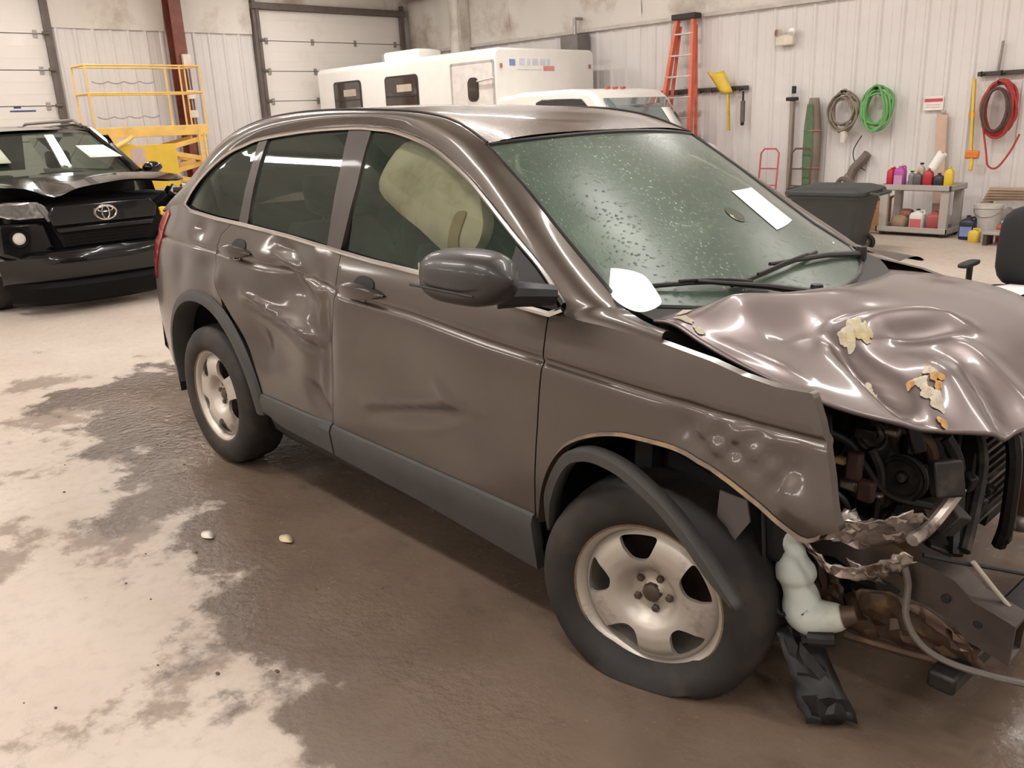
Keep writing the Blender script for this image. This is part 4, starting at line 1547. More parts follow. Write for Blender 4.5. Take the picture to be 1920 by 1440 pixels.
# grey flap of torn liner hanging in the arch, and the rag of splash shield on the floor
chart('liner_flap', [(.158, .713), (.235, .708), (.249, .651), (.195, .556), (.16, .55), (.147, .58)], mat('flap_grey', (104, 98, 96), .6), -1, .03, 0, .006, fn=lambda x, z: (x, -.78-.01*math.sin(20*x+6*z), z), crease=False)
crumple('splash_shield', ([(.30, -.70, .32), (.36, -.72, .24), (.40, -.74, .17), (.44, -.74, .11)], [(.36, -.62, .32), (.43, -.64, .26), (.50, -.66, .19), (.54, -.66, .12)]), 12, M_black, .012, 12, 7)
rws = []
for a in np.linspace(70, 192, 18):
    c, s_ = math.cos(math.radians(a)), math.sin(math.radians(a))
    rws.append([(.455*c, -.84, .36+.455*s_), (.455*c, -.45, .36+.455*s_)])
# ================================================================ white motorhome / box truck
RV = thing('medical_truck', 'white box-bodied truck with two side windows and an entry door', 'truck', (-8.4, 6.5, 0))
M_white = mat('white_grp', (240, 237, 232), .3, coat=.4, var=.02)
M_wdark = glass('dark_window', (.16, .15, .14), .35, (84, 74, 66), hvar=.2)
LX, WY, HZ = -4.75, 2.2, 2.58
bx = MB()
sec_ = rrect(WY, HZ-.55, .10, 5)
bx.prism(sec_, LX, 0, Matrix.Translation((0, WY/2, .55+(HZ-.55)/2)) @ Matrix(((0, 0, 1, 0), (1, 0, 0, 0), (0, 1, 0, 0), (0, 0, 0, 1))))
body = bx.build('body_shell', M_white, RV, bev=.035, smooth=50, seg=3)
M_fr = mat('window_frame_dark', (52, 48, 46), .4)


def rv_win(x0, x1, z0, z1, r, nm='side_window'):
    Mx = Matrix.Translation(((x0+x1)/2, -.004, (z0+z1)/2)) @ RX90
    o = MB().prism(rrect(x1-x0, z1-z0, r), -.01, .012, Mx).build(nm, M_fr, RV)
    MB().prism(rrect(x1-x0-.06, z1-z0-.06, r*.8), .0125, .016, Mx).build('pane', mat('rv_pane', (70, 62, 56), .08, coat=1, var=.2, vscale=2), o, smooth=0)
    MB().box(((x0+x1)/2, -.02, z0+(z1-z0)*.55), (x1-x0-.05, .01, .02)).build('sash_bar', M_fr, o)
    MB().prism(rrect((x1-x0)*.45, (z1-z0)*.16, .01), .0165, .018, Matrix.Translation(((x0+x1)/2+.1*(x1-x0), -.004, z0+(z1-z0)*.72)) @ RX90).build('blind', mat('blind_cream', (196, 182, 166), .6), o, smooth=0)
    return o


rv_win(-4.22, -3.38, 1.62, 2.33, .07)
rv_win(-2.68, -1.80, 1.62, 2.33, .07)
dr = MB().prism(rrect(.90, 1.85, .03), .0, .02, Matrix.Translation((-.49, 0, 1.46)) @ RX90).build('entry_door', mat('rv_door', (228, 222, 218), .35, coat=.3), RV, bev=.004)
fr = MB()
for a, b_ in (((-.96, -.012, .52), (-.96, -.012, 2.40)), ((-.02, -.012, .52), (-.02, -.012, 2.40)), ((-.96, -.012, 2.40), (-.02, -.012, 2.40))):
    fr.bar(a, b_, .022, .03)
fr.build('door_frame', mat('frame_grey', (186, 180, 176), .4), dr)
Mx = Matrix.Translation((-.46, -.018, 2.02)) @ RX90
MB().prism(rrect(.24, .34, .09), 0, .012, Mx).build('door_window', M_fr, dr)
MB().prism(rrect(.19, .29, .07), .012, .015, Mx).build('pane', MATS['rv_pane'], dr, smooth=0)
MB().tube([(-.34, -.05, 2.13), (-.20, -.06, 2.14), (.03, -.06, 2.16)], .014, 8).build('door_stay', mat('stay_white', (214, 208, 204), .4), dr)
ac = MB().prism([(-.6, -.3), (.55, -.3), (.6, 0), (.45, .3), (-.6, .3)], 0, .2, Matrix.Translation((-2.55, .55, HZ-.01)) @ Matrix.Diagonal((.8, 1, .85, 1))).build('roof_air_conditioner', M_white, RV, bev=.05, seg=3)
MB().b2((-3.05, .25, HZ+.03), (-3.02, .80, HZ+.13)).build('grille', mat('grille_grey', (160, 152, 146), .5), ac)
MB().b2((0, .30, 2.33), (.006, .42, 2.42)).build('front_sign', mat('sign_blue', (128, 148, 192), .5), RV)
for k, (a, b_) in enumerate(((.50, .62), (.66, .74), (.78, .90), (.94, 1.06), (1.10, 1.16))):
    MB().b2((0, a, 2.34), (.005, b_, 2.43)).build('front_lettering', mat('letter_grey', (204, 208, 218), .5), RV)
MB().b2((0, 1.02, 2.26), (.005, 1.26, 2.33)).build('front_lettering', mat('letter_red', (218, 146, 146), .5), RV)
MB().b2((0, .45, 2.27), (.005, .98, 2.28)).build('front_lettering', MATS['letter_grey'], RV)
for yy in (.12, 2.08):
    MB().b2((0, yy-.02, 2.30), (.025, yy+.02, 2.36)).build('marker_lamp', mat('marker_amber', (150, 110, 96), .4), RV, bev=.006)
# cab
cab = [(-.1, .55), (2.75, .55), (2.8, .95), (2.7, 1.12), (2.32, 1.22), (1.86, 1.80), (1.74, 1.89), (1.4, 1.93), (.4, 1.93), (.25, 1.90), (-.1, 1.88)]
CY = .86
cm_ = Matrix.Translation((0, CY, 0)) @ RX90
cb = MB().prism(cab, -.80, .80, cm_).build('cab_body', M_white, RV, bev=.06, seg=3)
sl = Vector((2.32-1.86, 0, 1.22-1.80)).normalized()
nn = Vector((-sl.z, 0, sl.x))
rws = []
for f in (.04, .35, .68, .95):
    p_ = Vector((1.86, 0, 1.80))*(1-f)+Vector((2.32, 0, 1.22))*f+nn*.012
    rws.append([(p_.x, CY+(.68+.05*f)*t, p_.z) for t in [-1+2*k/8 for k in range(9)]])
MB().sheet(rws).build('cab_windshield', mat('cab_glass', (104, 118, 120), .06, coat=1, var=.25, vscale=1.5), RV, smooth=60, solid=.012, soff=1)
pq = []
for f in (.30, .75):
    p_ = Vector((1.86, 0, 1.80))*(1-f)+Vector((2.32, 0, 1.22))*f+nn*.03
    pq.append([(p_.x, CY+.42, p_.z), (p_.x, CY+.62, p_.z)])
MB().sheet(pq).build('windshield_paper', M_paper, RV, solid=.004, soff=1)
for sgn, yy in ((-1, CY-.80), (1, CY+.80)):
    pl_ = [(.72, 1.40), (.76, 1.78), (.88, 1.82), (1.62, 1.80), (2.0, 1.42), (1.9, 1.38)]
    MB().prism(pl_, -.012, .012, Matrix.Translation((0, yy, 0)) @ RX90).build('cab_side_window', mat('cab_side_glass', (26, 25, 25), .1, coat=1), RV, bev=.01)
MB().b2((1.92, -.22, 1.30), (2.0, -.05, 1.58)).build('cab_mirror', M_black, RV, bev=.02)
MB().tube([(1.96, .10, 1.42), (1.96, -.08, 1.42)], .014, 6).build('mirror_bracket', M_black, RV)
for k in range(3):
    MB().b2((1.50, .69+.17*k-.02, 1.92), (1.56, .69+.17*k+.04, 1.95)).build('roof_marker', mat('marker_red', (190, 84, 70), .4), RV, bev=.006)


def simple_wheel(parent, c, r, wd, axis='Y', nm='wheel'):
    Mx = Matrix.Translation(c) @ (RX90 if axis == 'Y' else RY90)
    t = MB().lathe([(r*.6, -wd/2), (r*.8, -wd/2-.01), (r*.97, -wd*.42), (r, -wd*.3), (r, wd*.3), (r*.97, wd*.42), (r*.8, wd/2+.01), (r*.6, wd/2), (r*.6, -wd/2)], 32, Mx).build(nm, M_rubber, parent)
    MB().lathe([(.001, wd*.30), (r*.18, wd*.32), (r*.25, wd*.22), (r*.5, wd*.28), (r*.6, wd*.42)], 28, Mx).build('rim', M_galv, t)
    return t


for x, y in ((2.1, .22), (2.1, 1.5), (-2.9, .2), (-2.9, 2.0)):
    simple_wheel(RV, (x, y, .40), .40, .25)
MB().b2((-4.3, .3, .42), (2.6, 1.6, .56)).build('chassis', M_under, RV)

# ================================================================ black SUV on the left
SU = thing('black_suv', 'black damaged SUV with chrome emblem and open-edged crumpled hood', 'car', (-7.32, .36, 0))
M_blk = mat('black_paint', (14, 14, 16), .2, coat=.6, var=.1, coat_rough=.04, spec=.3)
M_blk2 = mat('black_matt', (16, 15, 15), .55, var=.2, spec=.15)
G_su = glass('suv_glass', (.30, .36, .32), .22, (92, 100, 92), hvar=.15)


def lat(rows_fn, n=24, t0=-1, t1=1):
    return [rows_fn(t0+(t1-t0)*k/n) for k in range(n+1)]


HW = .93
MB().sheet(lat(lambda t: [(-.30*abs(t)**3-.02, HW*t*.96, .30), (-.28*abs(t)**3+.06, HW*t*.98, .36), (-.26*abs(t)**3+.09, HW*t, .46), (-.26*abs(t)**3+.09, HW*t, .55), (-.28*abs(t)**3+.05, HW*t, .60), (-.3*abs(t)**3, HW*t, .61)])).build('front_bumper', M_blk, SU, smooth=40)
MB().sheet(lat(lambda t: [(-.40*abs(t)**3-.12, HW*t*.86, .07), (-.34*abs(t)**3-.02, HW*t*.9, .12), (-.32*abs(t)**3+.0, HW*t*.9, .20), (-.30*abs(t)**3+.03, HW*t*.92, .26), (-.30*abs(t)**3-.0, HW*t*.96, .31)])).build('lower_valance', M_blk2, SU, smooth=40)
# grille: frame, bars, emblem
gp = [(-.42, 1.00), (.42, 1.00), (.50, .92), (.47, .80), (.40, .62), (-.40, .62), (-.47, .80), (-.50, .92)]
PX = Matrix(((0, 0, 1, 0), (1, 0, 0, 0), (0, 1, 0, 0), (0, 0, 0, 1)))      # (a,b,h) -> (x=h, y=a, z=b)
MB().prism(gp, -.06, -.01, PX).build('grille_back', M_blk2, SU)
MB().prism([(-.44, .995), (.44, .995), (.50, .92), (.47, .82), (-.47, .82), (-.50, .92)], -.02, .03, PX).build('grille_bar', M_blk, SU, bev=.012)
MB().prism([(-.45, .80), (.45, .80), (.43, .755), (-.43, .755)], -.02, .025, PX).build('grille_bar', M_blk, SU, bev=.01)
for k in range(4):
    MB().b2((-.012, -.38, .63+.03*k), (.0, .38, .642+.03*k)).build('grille_slat', M_blk2, SU)
em = thing('emblem', '', '')
bpy.data.objects.remove(em)


def ell(a, b_, y0, z0, r, x=.042, n=36):
    return [(x, y0+a*math.cos(2*PI*i/n), z0+b_*math.sin(2*PI*i/n)) for i in range(n)]


eo = MB().tube(ell(.098, .066, 0, .905, 0), .010, 8, closed=True).build('emblem', mat('emblem_chrome', (222, 218, 214), .12, metal=1.), SU)
MB().tube(ell(.034, .060, 0, .905, 0), .007, 8, closed=True).build('emblem_oval', MATS['emblem_chrome'], eo)
MB().tube(ell(.070, .026, 0, .935, 0), .007, 8, closed=True).build('emblem_oval', MATS['emblem_chrome'], eo)
# headlamp (image left), its fog lamp; the other side is smashed
hl_ = [(-.46, .90), (-.50, 1.0), (-.56, 1.045), (-.80, 1.06), (-.92, 1.04), (-.92, .95), (-.74, .905)]
hd = MB().prism(hl_, -.10, .0, PX).build('headlamp', mat('lamp_silver', (214, 210, 206), .12, metal=.8, var=.6, vscale=30), SU, bev=.02, seg=3)
MB().prism([(q[0]*.995-.003, q[1]) for q in hl_], .002, .012, PX).build('lens', glass('lamp_lens', (.92, .93, .93), .06, (210, 210, 206)), hd, bev=.004)
for yy in (-.62, -.78):
    MB().lathe([(.06, .0), (.05, -.03), (.02, -.05), (.001, -.05)], 20, Matrix.Translation((.001, yy, .985)) @ RY90).build('reflector', M_chrome, hd)
MB().prism([(-.44, .88), (-.50, .86), (-.58, 1.02), (-.53, 1.03)], -.02, .015, PX).build('lamp_surround', mat('grey_trim', (120, 114, 112), .4), SU, bev=.01)
fc = [(-.46, .62), (-.50, .86), (-.90, .88), (-.92, .60), (-.7, .5)]
MB().prism(fc, -.22, -.08, PX).build('bumper_corner', M_blk, SU, bev=.03, seg=3)
MB().lathe([(.085, 0), (.075, .02), (.06, .012), (.055, .0)], 24, Matrix.Translation((-.075, -.745, .735)) @ RY90).build('fog_lamp_bezel', M_blk2, SU)
MB().lathe([(.055, .0), (.045, .012), (.02, .02), (.001, .022)], 24, Matrix.Translation((-.07, -.745, .735)) @ RY90).build('fog_lamp', mat('fog_lens', (214, 210, 202), .15, coat=1.), SU)
# hood: tented, gap under its front lip
HX = [0, -.30, -.70, -1.08]


def hood_row(t):
    lip = 1.165-.075*math.exp(-((t+.45)/.16)**2)+.02*math.sin(5*t)
    lip2 = lip+.03
    return [(-.02-.20*abs(t)**3, .90*t, lip-.02), (.0-.2*abs(t)**3, .90*t, lip), (-.30, .88*t, lip2+.01+.02*math.sin(3*t)), (-.70, .83*t, 1.215+.015*(1-t*t)), (-1.08, .78*t, 1.215+.03*(1-t*t))]


MB().sheet(lat(hood_row, 40)).build('hood', M_blk, SU, smooth=50, solid=.012)
MB().b2((-1.0, -.80, .55), (-.20, .86, 1.02)).build('engine_bay', M_under, SU, bev=.05)
rr = random.Random(21)
for k in range(22):
    o = MB().box((0, 0, 0), (rr.uniform(.05, .16), rr.uniform(.05, .18), rr.uniform(.03, .12))).build('broken_part', rr.choice((M_blk2, M_eng, M_blk, M_galv, M_eng, mat('green_grey', (74, 78, 68), .5))), SU, bev=.01)
    o.location = (rr.uniform(-.35, -.08), rr.uniform(.52, 1.0), rr.uniform(.55, 1.10))
    o.rotation_euler = (rr.uniform(-.8, .8), rr.uniform(-.6, .6), rr.uniform(-.8, .8))
o = MB().prism(blob(0, 0, .09, .06, .2, 4), -.02, .02, PX).build('torn_yellow_tag', mat('yellow_scrap', (220, 186, 60), .6), SU, bev=.008)
o.location = (.0, .62, .86)
# front wings, cabin, roof
for s in (-1, 1):
    rws = []
    for x in np.linspace(-.25, -4.6, 30):
        ar = [(-.95, .44), (-3.75, .44)]
        zl = .35
        for ax, r in ar:
            if abs(x-ax) < r:
                zl = max(zl, .38+math.sqrt(max(0, r*r-(x-ax)**2)))
        zt = 1.20 if x < -.9 else 1.10
        hw = .93-.05*smoothstep((x+.8)/.6)
        rws.append([(x, s*(hw-.04), zl), (x, s*hw, zl+.04), (x, s*(hw+.01), max(.75, zl+.06)), (x, s*hw, max(.95, zl+.10)), (x, s*(hw-.05), zt)])
    if s > 0:
        rws = rws[5:]
    MB().sheet(rws).build('side_panel', M_blk, SU, smooth=40)
RB = [(-1.10, .74, 1.22), (-1.82, .63, 1.63)]
rws = []
for f in np.linspace(0, 1, 7):
    rws.append([(-1.10-.72*f+.08*(1-t*t), (.74-.11*f)*t, 1.22+.41*f+.02*(1-t*t)*f) for t in [-1+2*k/14 for k in range(15)]])
MB().sheet(rws).build('windshield', G_su, SU, smooth=60)
for s in (-1, 1):
    MB().tube([(-1.06, s*.79, 1.20), (-1.45, s*.71, 1.45), (-1.83, s*.65, 1.645), (-2.3, s*.64, 1.69), (-4.3, s*.64, 1.68)], [.05, .045, .045, .05, .05], 10).build('pillar', M_blk, SU)
    MB().sheet([[(x, s*.90, 1.20), (x-.0, s*.70, 1.60)] for x in np.linspace(-1.5, -4.4, 8)]).build('side_glass', G_su, SU)
    rl_ = MB().tube([(-2.0, s*.60, 1.72), (-2.2, s*.60, 1.775), (-4.0, s*.60, 1.775), (-4.2, s*.60, 1.71)], .018, 8).build('roof_rail', mat('rail_silver', (170, 160, 152), .35, metal=.5), SU)
MB().sheet(lat(lambda t: [(-1.80+.07*(1-t*t), .64*t, 1.655+.025*(1-t*t)), (-2.4, .64*t, 1.70+.03*(1-t*t)), (-4.3, .62*t, 1.69+.03*(1-t*t)), (-4.6, .66*t, 1.2)], 14)).build('roof', M_blk, SU, smooth=50)
MB().b2((-4.55, -.85, .4), (-1.1, .85, .5)).build('floor_pan', M_under, SU)
MB().b2((-1.3, -.76, 1.0), (-1.1, .76, 1.2)).build('dashboard', M_inner, SU, bev=.04)
for yy in (-.38, .38):
    so = MB().b2((-2.3, yy-.25, .6), (-2.1, yy+.25, 1.22)).build('seat', M_seat, SU, bev=.05, seg=3)
    MB().b2((-2.32, yy-.13, 1.26), (-2.22, yy+.13, 1.45)).build('headrest', M_seat, so, bev=.04, seg=3)
o = MB().sheet([[(-1.42, .30, 1.455), (-1.42, .58, 1.45)], [(-1.22, .36, 1.33), (-1.22, .69, 1.325)]]).build('windshield_paper', M_paper, SU, solid=.004, soff=1)
o.location = (.06, 0, .05)
MB().sheet([[(-1.6, -.52, 1.53), (-1.6, -.40, 1.53)], [(-1.25, -.56, 1.34), (-1.25, -.38, 1.34)]]).build('windshield_paper', mat('pale_sheet', (190, 196, 172), .6), SU, solid=.004, soff=1).location = (.03, 0, .03)
mo = MB().ball((-1.18, 1.0, 1.24), .1, 14, (.7, 1.1, .62)).build('wing_mirror', M_blk, SU)
MB().tube([(-1.2, .82, 1.20), (-1.18, .95, 1.22)], .025, 8).build('mirror_arm', M_blk2, mo)
mo = MB().ball((-1.18, -1.0, 1.24), .1, 14, (.7, 1.1, .62)).build('wing_mirror', M_blk, SU)
MB().tube([(-1.2, -.82, 1.20), (-1.18, -.95, 1.22)], .025, 8).build('mirror_arm', M_blk2, mo)
for x, y in ((-.95, -.80), (-.95, .80), (-3.75, -.80), (-3.75, .80)):
    simple_wheel(SU, (x, y, .385), .385, .25)

# ================================================================ yellow scissor lift
LF = thing('scissor_lift', 'yellow scissor lift with guard rails parked behind the black SUV', 'lift', (-12.3, 2.90, 0))
M_yel = mat('lift_yellow', (236, 194, 110), .45, var=.08, col2=(196, 158, 92), mix=(.55, .8))
M_yel2 = mat('sign_yellow', (226, 188, 66), .5, var=.06)
LW, LD = .84, .26
pf = MB().b2((-LD, -LW, 1.60), (LD, LW, 1.68)).build('platform', M_yel, LF, bev=.01)
for s in (-1, 1):
    MB().b2((s*LD-.02, -LW, 1.55), (s*LD+.02, LW, 1.70)).build('side_beam', M_yel, pf, bev=.006)
for x in (-LD, LD):
    for y in (-LW, LW*.62, LW):
        MB().tube([(x, y, 1.68), (x, y, 2.55)], .013, 8).build('rail_post', M_yel, LF)
    for z in (2.55, 2.17):
        MB().tube([(x, -LW, z), (x, LW, z)], .013, 8).build('guard_rail', M_yel, LF)
for y in (-LW, LW):
    for z in (2.55, 2.17):
        MB().tube([(-LD, y, z), (LD, y, z)], .016, 8).build('guard_rail', M_yel, LF)
for y in np.linspace(-.7, .3, 5):
    pass
for z in (2.33, 1.85):
    pts = [(LD+.01, -.78+.9*i/40, z-.03*abs(math.sin(i*PI/10))) for i in range(41)]
    MB().tube(pts, .008, 5).build('guard_chain', mat('chain_grey', (150, 146, 140), .5), LF)
for k in range(3):
    z0 = .45+k*.36
    for s in (-1, 1):
        MB().bar((s*.25, -.8, z0), (s*.25, .8, z0+.34), .04, .07).build('scissor_arm', M_yel, LF, bev=.004)
        MB().bar((s*.30, .8, z0), (s*.30, -.8, z0+.34), .04, .07).build('scissor_arm', M_yel, LF, bev=.004)
ch = MB().b2((-.35, -.9, .18), (.35, .9, .45)).build('chassis', M_yel, LF, bev=.03)
for x in (-.3, .3):
    for y in (-.65, .65):
        simple_wheel(LF, (x, y, .16), .16, .1, 'X')
bd = MB().b2((.40, -.62, .80), (.43, .22, 1.44)).build('sign_board', M_yel2, LF, bev=.005)
MB().b2((.431, -.46, 1.18), (.434, -.26, 1.40)).build('notice', mat('notice_pink', (196, 170, 168), .6), bd)
MB().b2((.40, -.70, 1.02), (.44, -.62, 1.56)).build('board_leg', M_yel, LF)
MB().tube(catmull([(.42, -.76, 1.30), (.46, -.64, 1.44), (.44, -.5, 1.50), (.42, -.4, 1.56)], 4), .03, 8).build('lift_handle', M_yel, LF)
for y in (.62, .70):
    MB().bar((.42, y, .6), (.42, y, 1.58), .03).build('ladder_rail', M_yel, LF)
for k in range(3):
    MB().bar((.42, .62, .75+.28*k), (.42, .70, .75+.28*k), .02).build('ladder_rung', M_yel, LF)

# ================================================================ things on and along the tool wall
YF = YW+.055
# orange step ladder leaning folded against the wall
LA = thing('orange_ladder', 'tall orange fibreglass step ladder with pale rungs leaning on the wall', 'ladder', (-6.88, 8.86, 0))
M_or = mat('ladder_orange', (224, 116, 92), .45, var=.08)
M_rung = mat('rung_alu', (214, 206, 196), .35, metal=.4)
for s in (-1, 1):
    MB().bar((s*.40-.02, -.25, 0), (s*.14+.08, .08, 2.92), .085, .055, (1, 0, 0)).build('rail', M_or, LA, bev=.004)
    MB().bar((s*.36+.0, .02, 0), (s*.14+.08, .14, 2.80), .025, .05, (1, 0, 0)).build('rear_rail', M_or, LA, bev=.004)
for k in range(9):
    z = .28+k*.30
    f = z/2.92
    hw = .40*(1-f)+.16*f
    MB().box((.08*f-.02*(1-f), -.25+.33*f, z), (hw*2, .085, .025)).build('step', M_rung, LA, bev=.004)
MB().b2((-.13, -.0, 2.88), (.29, .17, 2.96)).build('top_cap', mat('cap_black', (52, 40, 36), .5), LA, bev=.01)
MB().prism([(-.30, 0), (-.12, 0), (-.10, 1.1), (-.24, 1.1)], -.012, .012, Matrix.Translation((.38, -.16, .05)) @ Matrix.Rotation(.06, 4, 'X') @ RX90).build('foot_panel', M_or, LA)
# rail with hooks, left part of the wall
RK = thing('tool_rail', 'dark tool rail with hooks beside the orange ladder', 'rack', (-6.6, YF, 1.86))
M_rail = mat('rail_dark', (72, 62, 60), .5)
MB().b2((-1.05, -.04, -.02), (.80, .0, .04)).build('rail', M_rail, RK, bev=.005)
for x in (-.7, -.35, .05, .25, .45, .60, .72):
    MB().tube([(x, -.03, .0), (x, -.12, -.03), (x, -.13, .02)], .01, 6).build('hook', M_black, RK)
SH = thing('yellow_shovel', 'yellow plastic shovel hanging blade-up on the tool rail', 'shovel', (-6.02, YF-.15, 1.28))
M_sy = mat('shovel_yellow', (222, 190, 70), .5)
MB().bar((0, 0, 0), (-.02, -.02, .58), .05, .03).build('handle', M_sy, SH, bev=.008)
bl = MB()
rws = []
for i in range(6):
    f = i/5
    rws.append([(-.03-.20*f+(.10+.04*f)*t, -.03-.03*(1-t*t), .52+.30*f+.02*t*t) for t in (-1, -.5, 0, .5, 1)])
bl.sheet(rws).build('blade', M_sy, SH, smooth=50, solid=.012)
BR = thing('hand_brush', 'long grey hand brush hanging at the end of the tool rail', 'brush', (-5.84, YF-.08, 1.42))
MB().box((0, 0, .12), (.06, .05, .30)).build('bristle_block', mat('brush_grey', (108, 100, 96), .8), BR, bev=.012)
MB().tube([(0, 0, .27), (0, 0, .40)], .014, 8).build('handle', M_black, BR)
MB().ball((.0, 0, -.05), .03, 8).build('end_knob', M_black, BR)
RT = thing('red_strap', 'bundle of red ratchet straps hanging left of the orange ladder', 'strap', (-7.50, YF-.13, 1.50))
for k in range(4):
    pts = [(.10*math.cos(a)*(1-.1*k)-.05+.05*k, -.03*k, .16+.20*math.sin(a)) for a in [2*PI*i/18 for i in range(18)]]
    MB().tube(pts, .018, 6, closed=True).build('strap_loop', mat('strap_red', (176, 52, 58), .6) if k % 2 == 0 else mat('strap_black', (50, 42, 42), .6), RT)
MB().box((.0, -.05, .36), (.22, .08, .06)).build('ratchet', MATS['strap_red'], RT, bev=.012)
# emergency light
EL = thing('emergency_light', 'white twin-head emergency light mounted high on the siding', 'light', (-5.22, YF, 2.44))
MB().b2((-.13, -.10, -.05), (.13, 0, .09)).build('case', mat('case_cream', (222, 212, 196), .4), EL, bev=.012)
for s in (-1, 1):
    h = MB().lathe([(.02, -.05), (.05, -.03), (.055, .03), (.001, .035)], 16, Matrix.Translation((s*.10, -.08, .12)) @ Matrix.Rotation(s*.5, 4, 'Z') @ RX90).build('lamp_head', MATS['case_cream'], EL)
    MB().lathe([(.001, .037), (.045, .036)], 16, Matrix.Translation((s*.10, -.08, .12)) @ Matrix.Rotation(s*.5, 4, 'Z') @ RX90).build('lens', M_chrome, h)
# tall pole tools on clips
for x, lab, hz, m_ in ((-5.06, 'long grey pole held by a black clip on the siding', 1.66, mat('pole_grey', (150, 138, 128), .5)), (-3.0, 'thin pinkish wooden board standing against the wall below the red sign', 1.42, mat('wood_pale', (206, 176, 156), .7))):
    P_ = thing('pole_tool', lab, 'tool', (x, YF-.06, 0))
    if x < -4:
        MB().bar((0, 0, .02), (-.0, 0, hz), .08, .05).build('shaft', m_, P_, bev=.01)
        MB().box((0, -.02, hz+.02), (.16, .08, .05)).build('clip', M_black, P_, bev=.01)
        MB().box((.02, -.02, hz+.14), (.05, .05, .10)).build('clip_head', M_black, P_, bev=.01)
    else:
        MB().bar((.05, -.05, .02), (-.04, .02, hz), .13, .02, (0, 1, 0)).build('board', m_, P_, bev=.004)
        MB().box((-.02, -.01, hz+.02), (.06, .03, .03)).build('end_clip', M_galv, P_, bev=.004)
MB_ = MB()
rws = []
for i in range(16):
    f = i/15
    r = .03+.10*math.sin(PI*min(1, .12+.80*f))**.7
    rws.append([(r*math.cos(a)*(1.0), r*.6*math.sin(a), .30+1.38*f) for a in [2*PI*k/14 for k in range(14)]])
RLT = thing('rolled_tarp', 'rolled dark green and grey tarp hung upright on the siding', 'tarp', (-4.72, YF-.10, 0))
MB().sheet(rws, True).build('roll', mat('tarp_grey', (136, 122, 110), .8, var=.2, vscale=5, bump=.5, bscale=14), RLT, smooth=60)
rws = [[(r_*math.cos(a)-.02, -.075+r_*.2*math.sin(a), z) for a in [PI+PI*k/8 for k in range(9)]] for z, r_ in ((.5, .06), (.9, .075), (1.3, .07), (1.6, .04))]
MB().sheet(rws).build('green_lining', mat('tarp_green', (92, 116, 84), .8, var=.2), RLT, smooth=60)
for z in (.75, 1.25):
    MB().tube([(.13*math.cos(a), .085*math.sin(a), z) for a in [2*PI*k/16 for k in range(16)]], .008, 5, closed=True).build('tie_cord', mat('cord_pink', (196, 128, 116), .7), RLT)


def coil(name, label, cat, c, rx, rz_, r, n, material, seed, jit=.10):
    o = thing(name, label, cat, (c[0], YF-.08, c[1]))
    rr_ = random.Random(seed)
    for k in range(n):
        ph = rr_.uniform(0, 6.28)
        kx, kz = 1+rr_.uniform(-jit*2.6, jit), 1+rr_.uniform(-jit*2.6, jit)
        pts = [(rx*kx*math.cos(a)+.012*math.sin(3*a+ph), -.01-.012*k+.012*math.sin(2*a+ph), rz_*kz*math.sin(a)+.012*math.cos(2*a+ph)-.01*k*.2) for a in [2*PI*i/26 for i in range(26)]]
        MB().tube(pts, r, 6, closed=True).build('loop', material, o)
    MB().tube([(0, .06, rz_*.92), (0, -.14, rz_*.90), (0, -.15, rz_*.98)], .012, 6).build('hook', M_black, o)
    return o


M_cg = mat('cable_tan', (140, 128, 114), .6, var=.25)
cg = coil('cable_coil', 'coil of grey-brown cable hanging left of the green hose', 'cable', (-4.28, 1.49), .18, .27, .013, 9, M_cg, 2, .16)
MB().tube(catmull([(.02, -.06, -.25), (.03, -.05, -.34), (.02, -.05, -.4)], 4), .05, 8).build('wrap', mat('wrap_white', (216, 208, 200), .7), cg)
coil('green_hose', 'bright green hose coil hanging on the siding', 'hose', (-3.83, 1.52), .20, .255, .016, 11, mat('hose_green', (112, 170, 104), .5), 4, .14)
rh = coil('red_hose', 'dark red air hose coil hanging from the right-hand rail', 'hose', (-2.38, 1.46), .19, .31, .02, 7, mat('hose_red', (176, 62, 60), .45), 6, .10)
for k in range(2):
    pts = [(.155*math.cos(a), -.12, -.02+.24*math.sin(a)) for a in [2*PI*i/24 for i in range(24)]]
    MB().tube([(p[0]*(1-.2*k), p[1]-.02*k, p[2]) for p in pts], .018, 6, closed=True).build('loop', mat('hose_dark', (84, 62, 54), .5), rh)
MB().tube(catmull([(-.12, -.10, -.24), (-.06, -.1, -.50), (-.02, -.1, -.66), (.08, -.1, -.68), (.20, -.1, -.5), (.28, -.1, -.3)], 5), .012, 6).build('loose_end', MATS['hose_red'], rh)
R2 = thing('hose_rail', 'dark bar with hooks holding the red hose', 'rack', (-2.3, YF, 1.85))
MB().b2((-.38, -.05, -.02), (1.2, -.01, .03)).build('rail', M_rail, R2, bev=.005)
for x in (-.30, -.08, .3, .6):
    MB().tube([(x, -.03, .0), (x, -.14, -.02), (x, -.15, .03)], .012, 6).build('hook', M_black, R2)
MB().bar((-.16, -.03, .02), (-.14, -.03, .36), .035, .02).build('upright', mat('upright_grey', (150, 138, 132), .5), R2)
LV = thing('spirit_level', 'long yellow spirit level hanging at the left end of the hose rail', 'level', (-2.70, YF-.06, .96))
MB().bar((.05, 0, 0), (0, 0, .84), .05, .03).build('body', mat('level_yellow', (232, 196, 84), .5), LV, bev=.004)
MB().b2((-.02, -.02, .40), (.06, -.016, .46)).build('vial', mat('vial_orange', (214, 140, 60), .4), LV)
LV2 = thing('orange_clamp', 'orange and yellow clamp hanging beneath the spirit level', 'clamp', (-2.60, YF-.16, .84))
MB().box((0, 0, .09), (.16, .06, .10)).build('jaw', mat('clamp_orange', (222, 132, 56), .5), LV2, bev=.02)
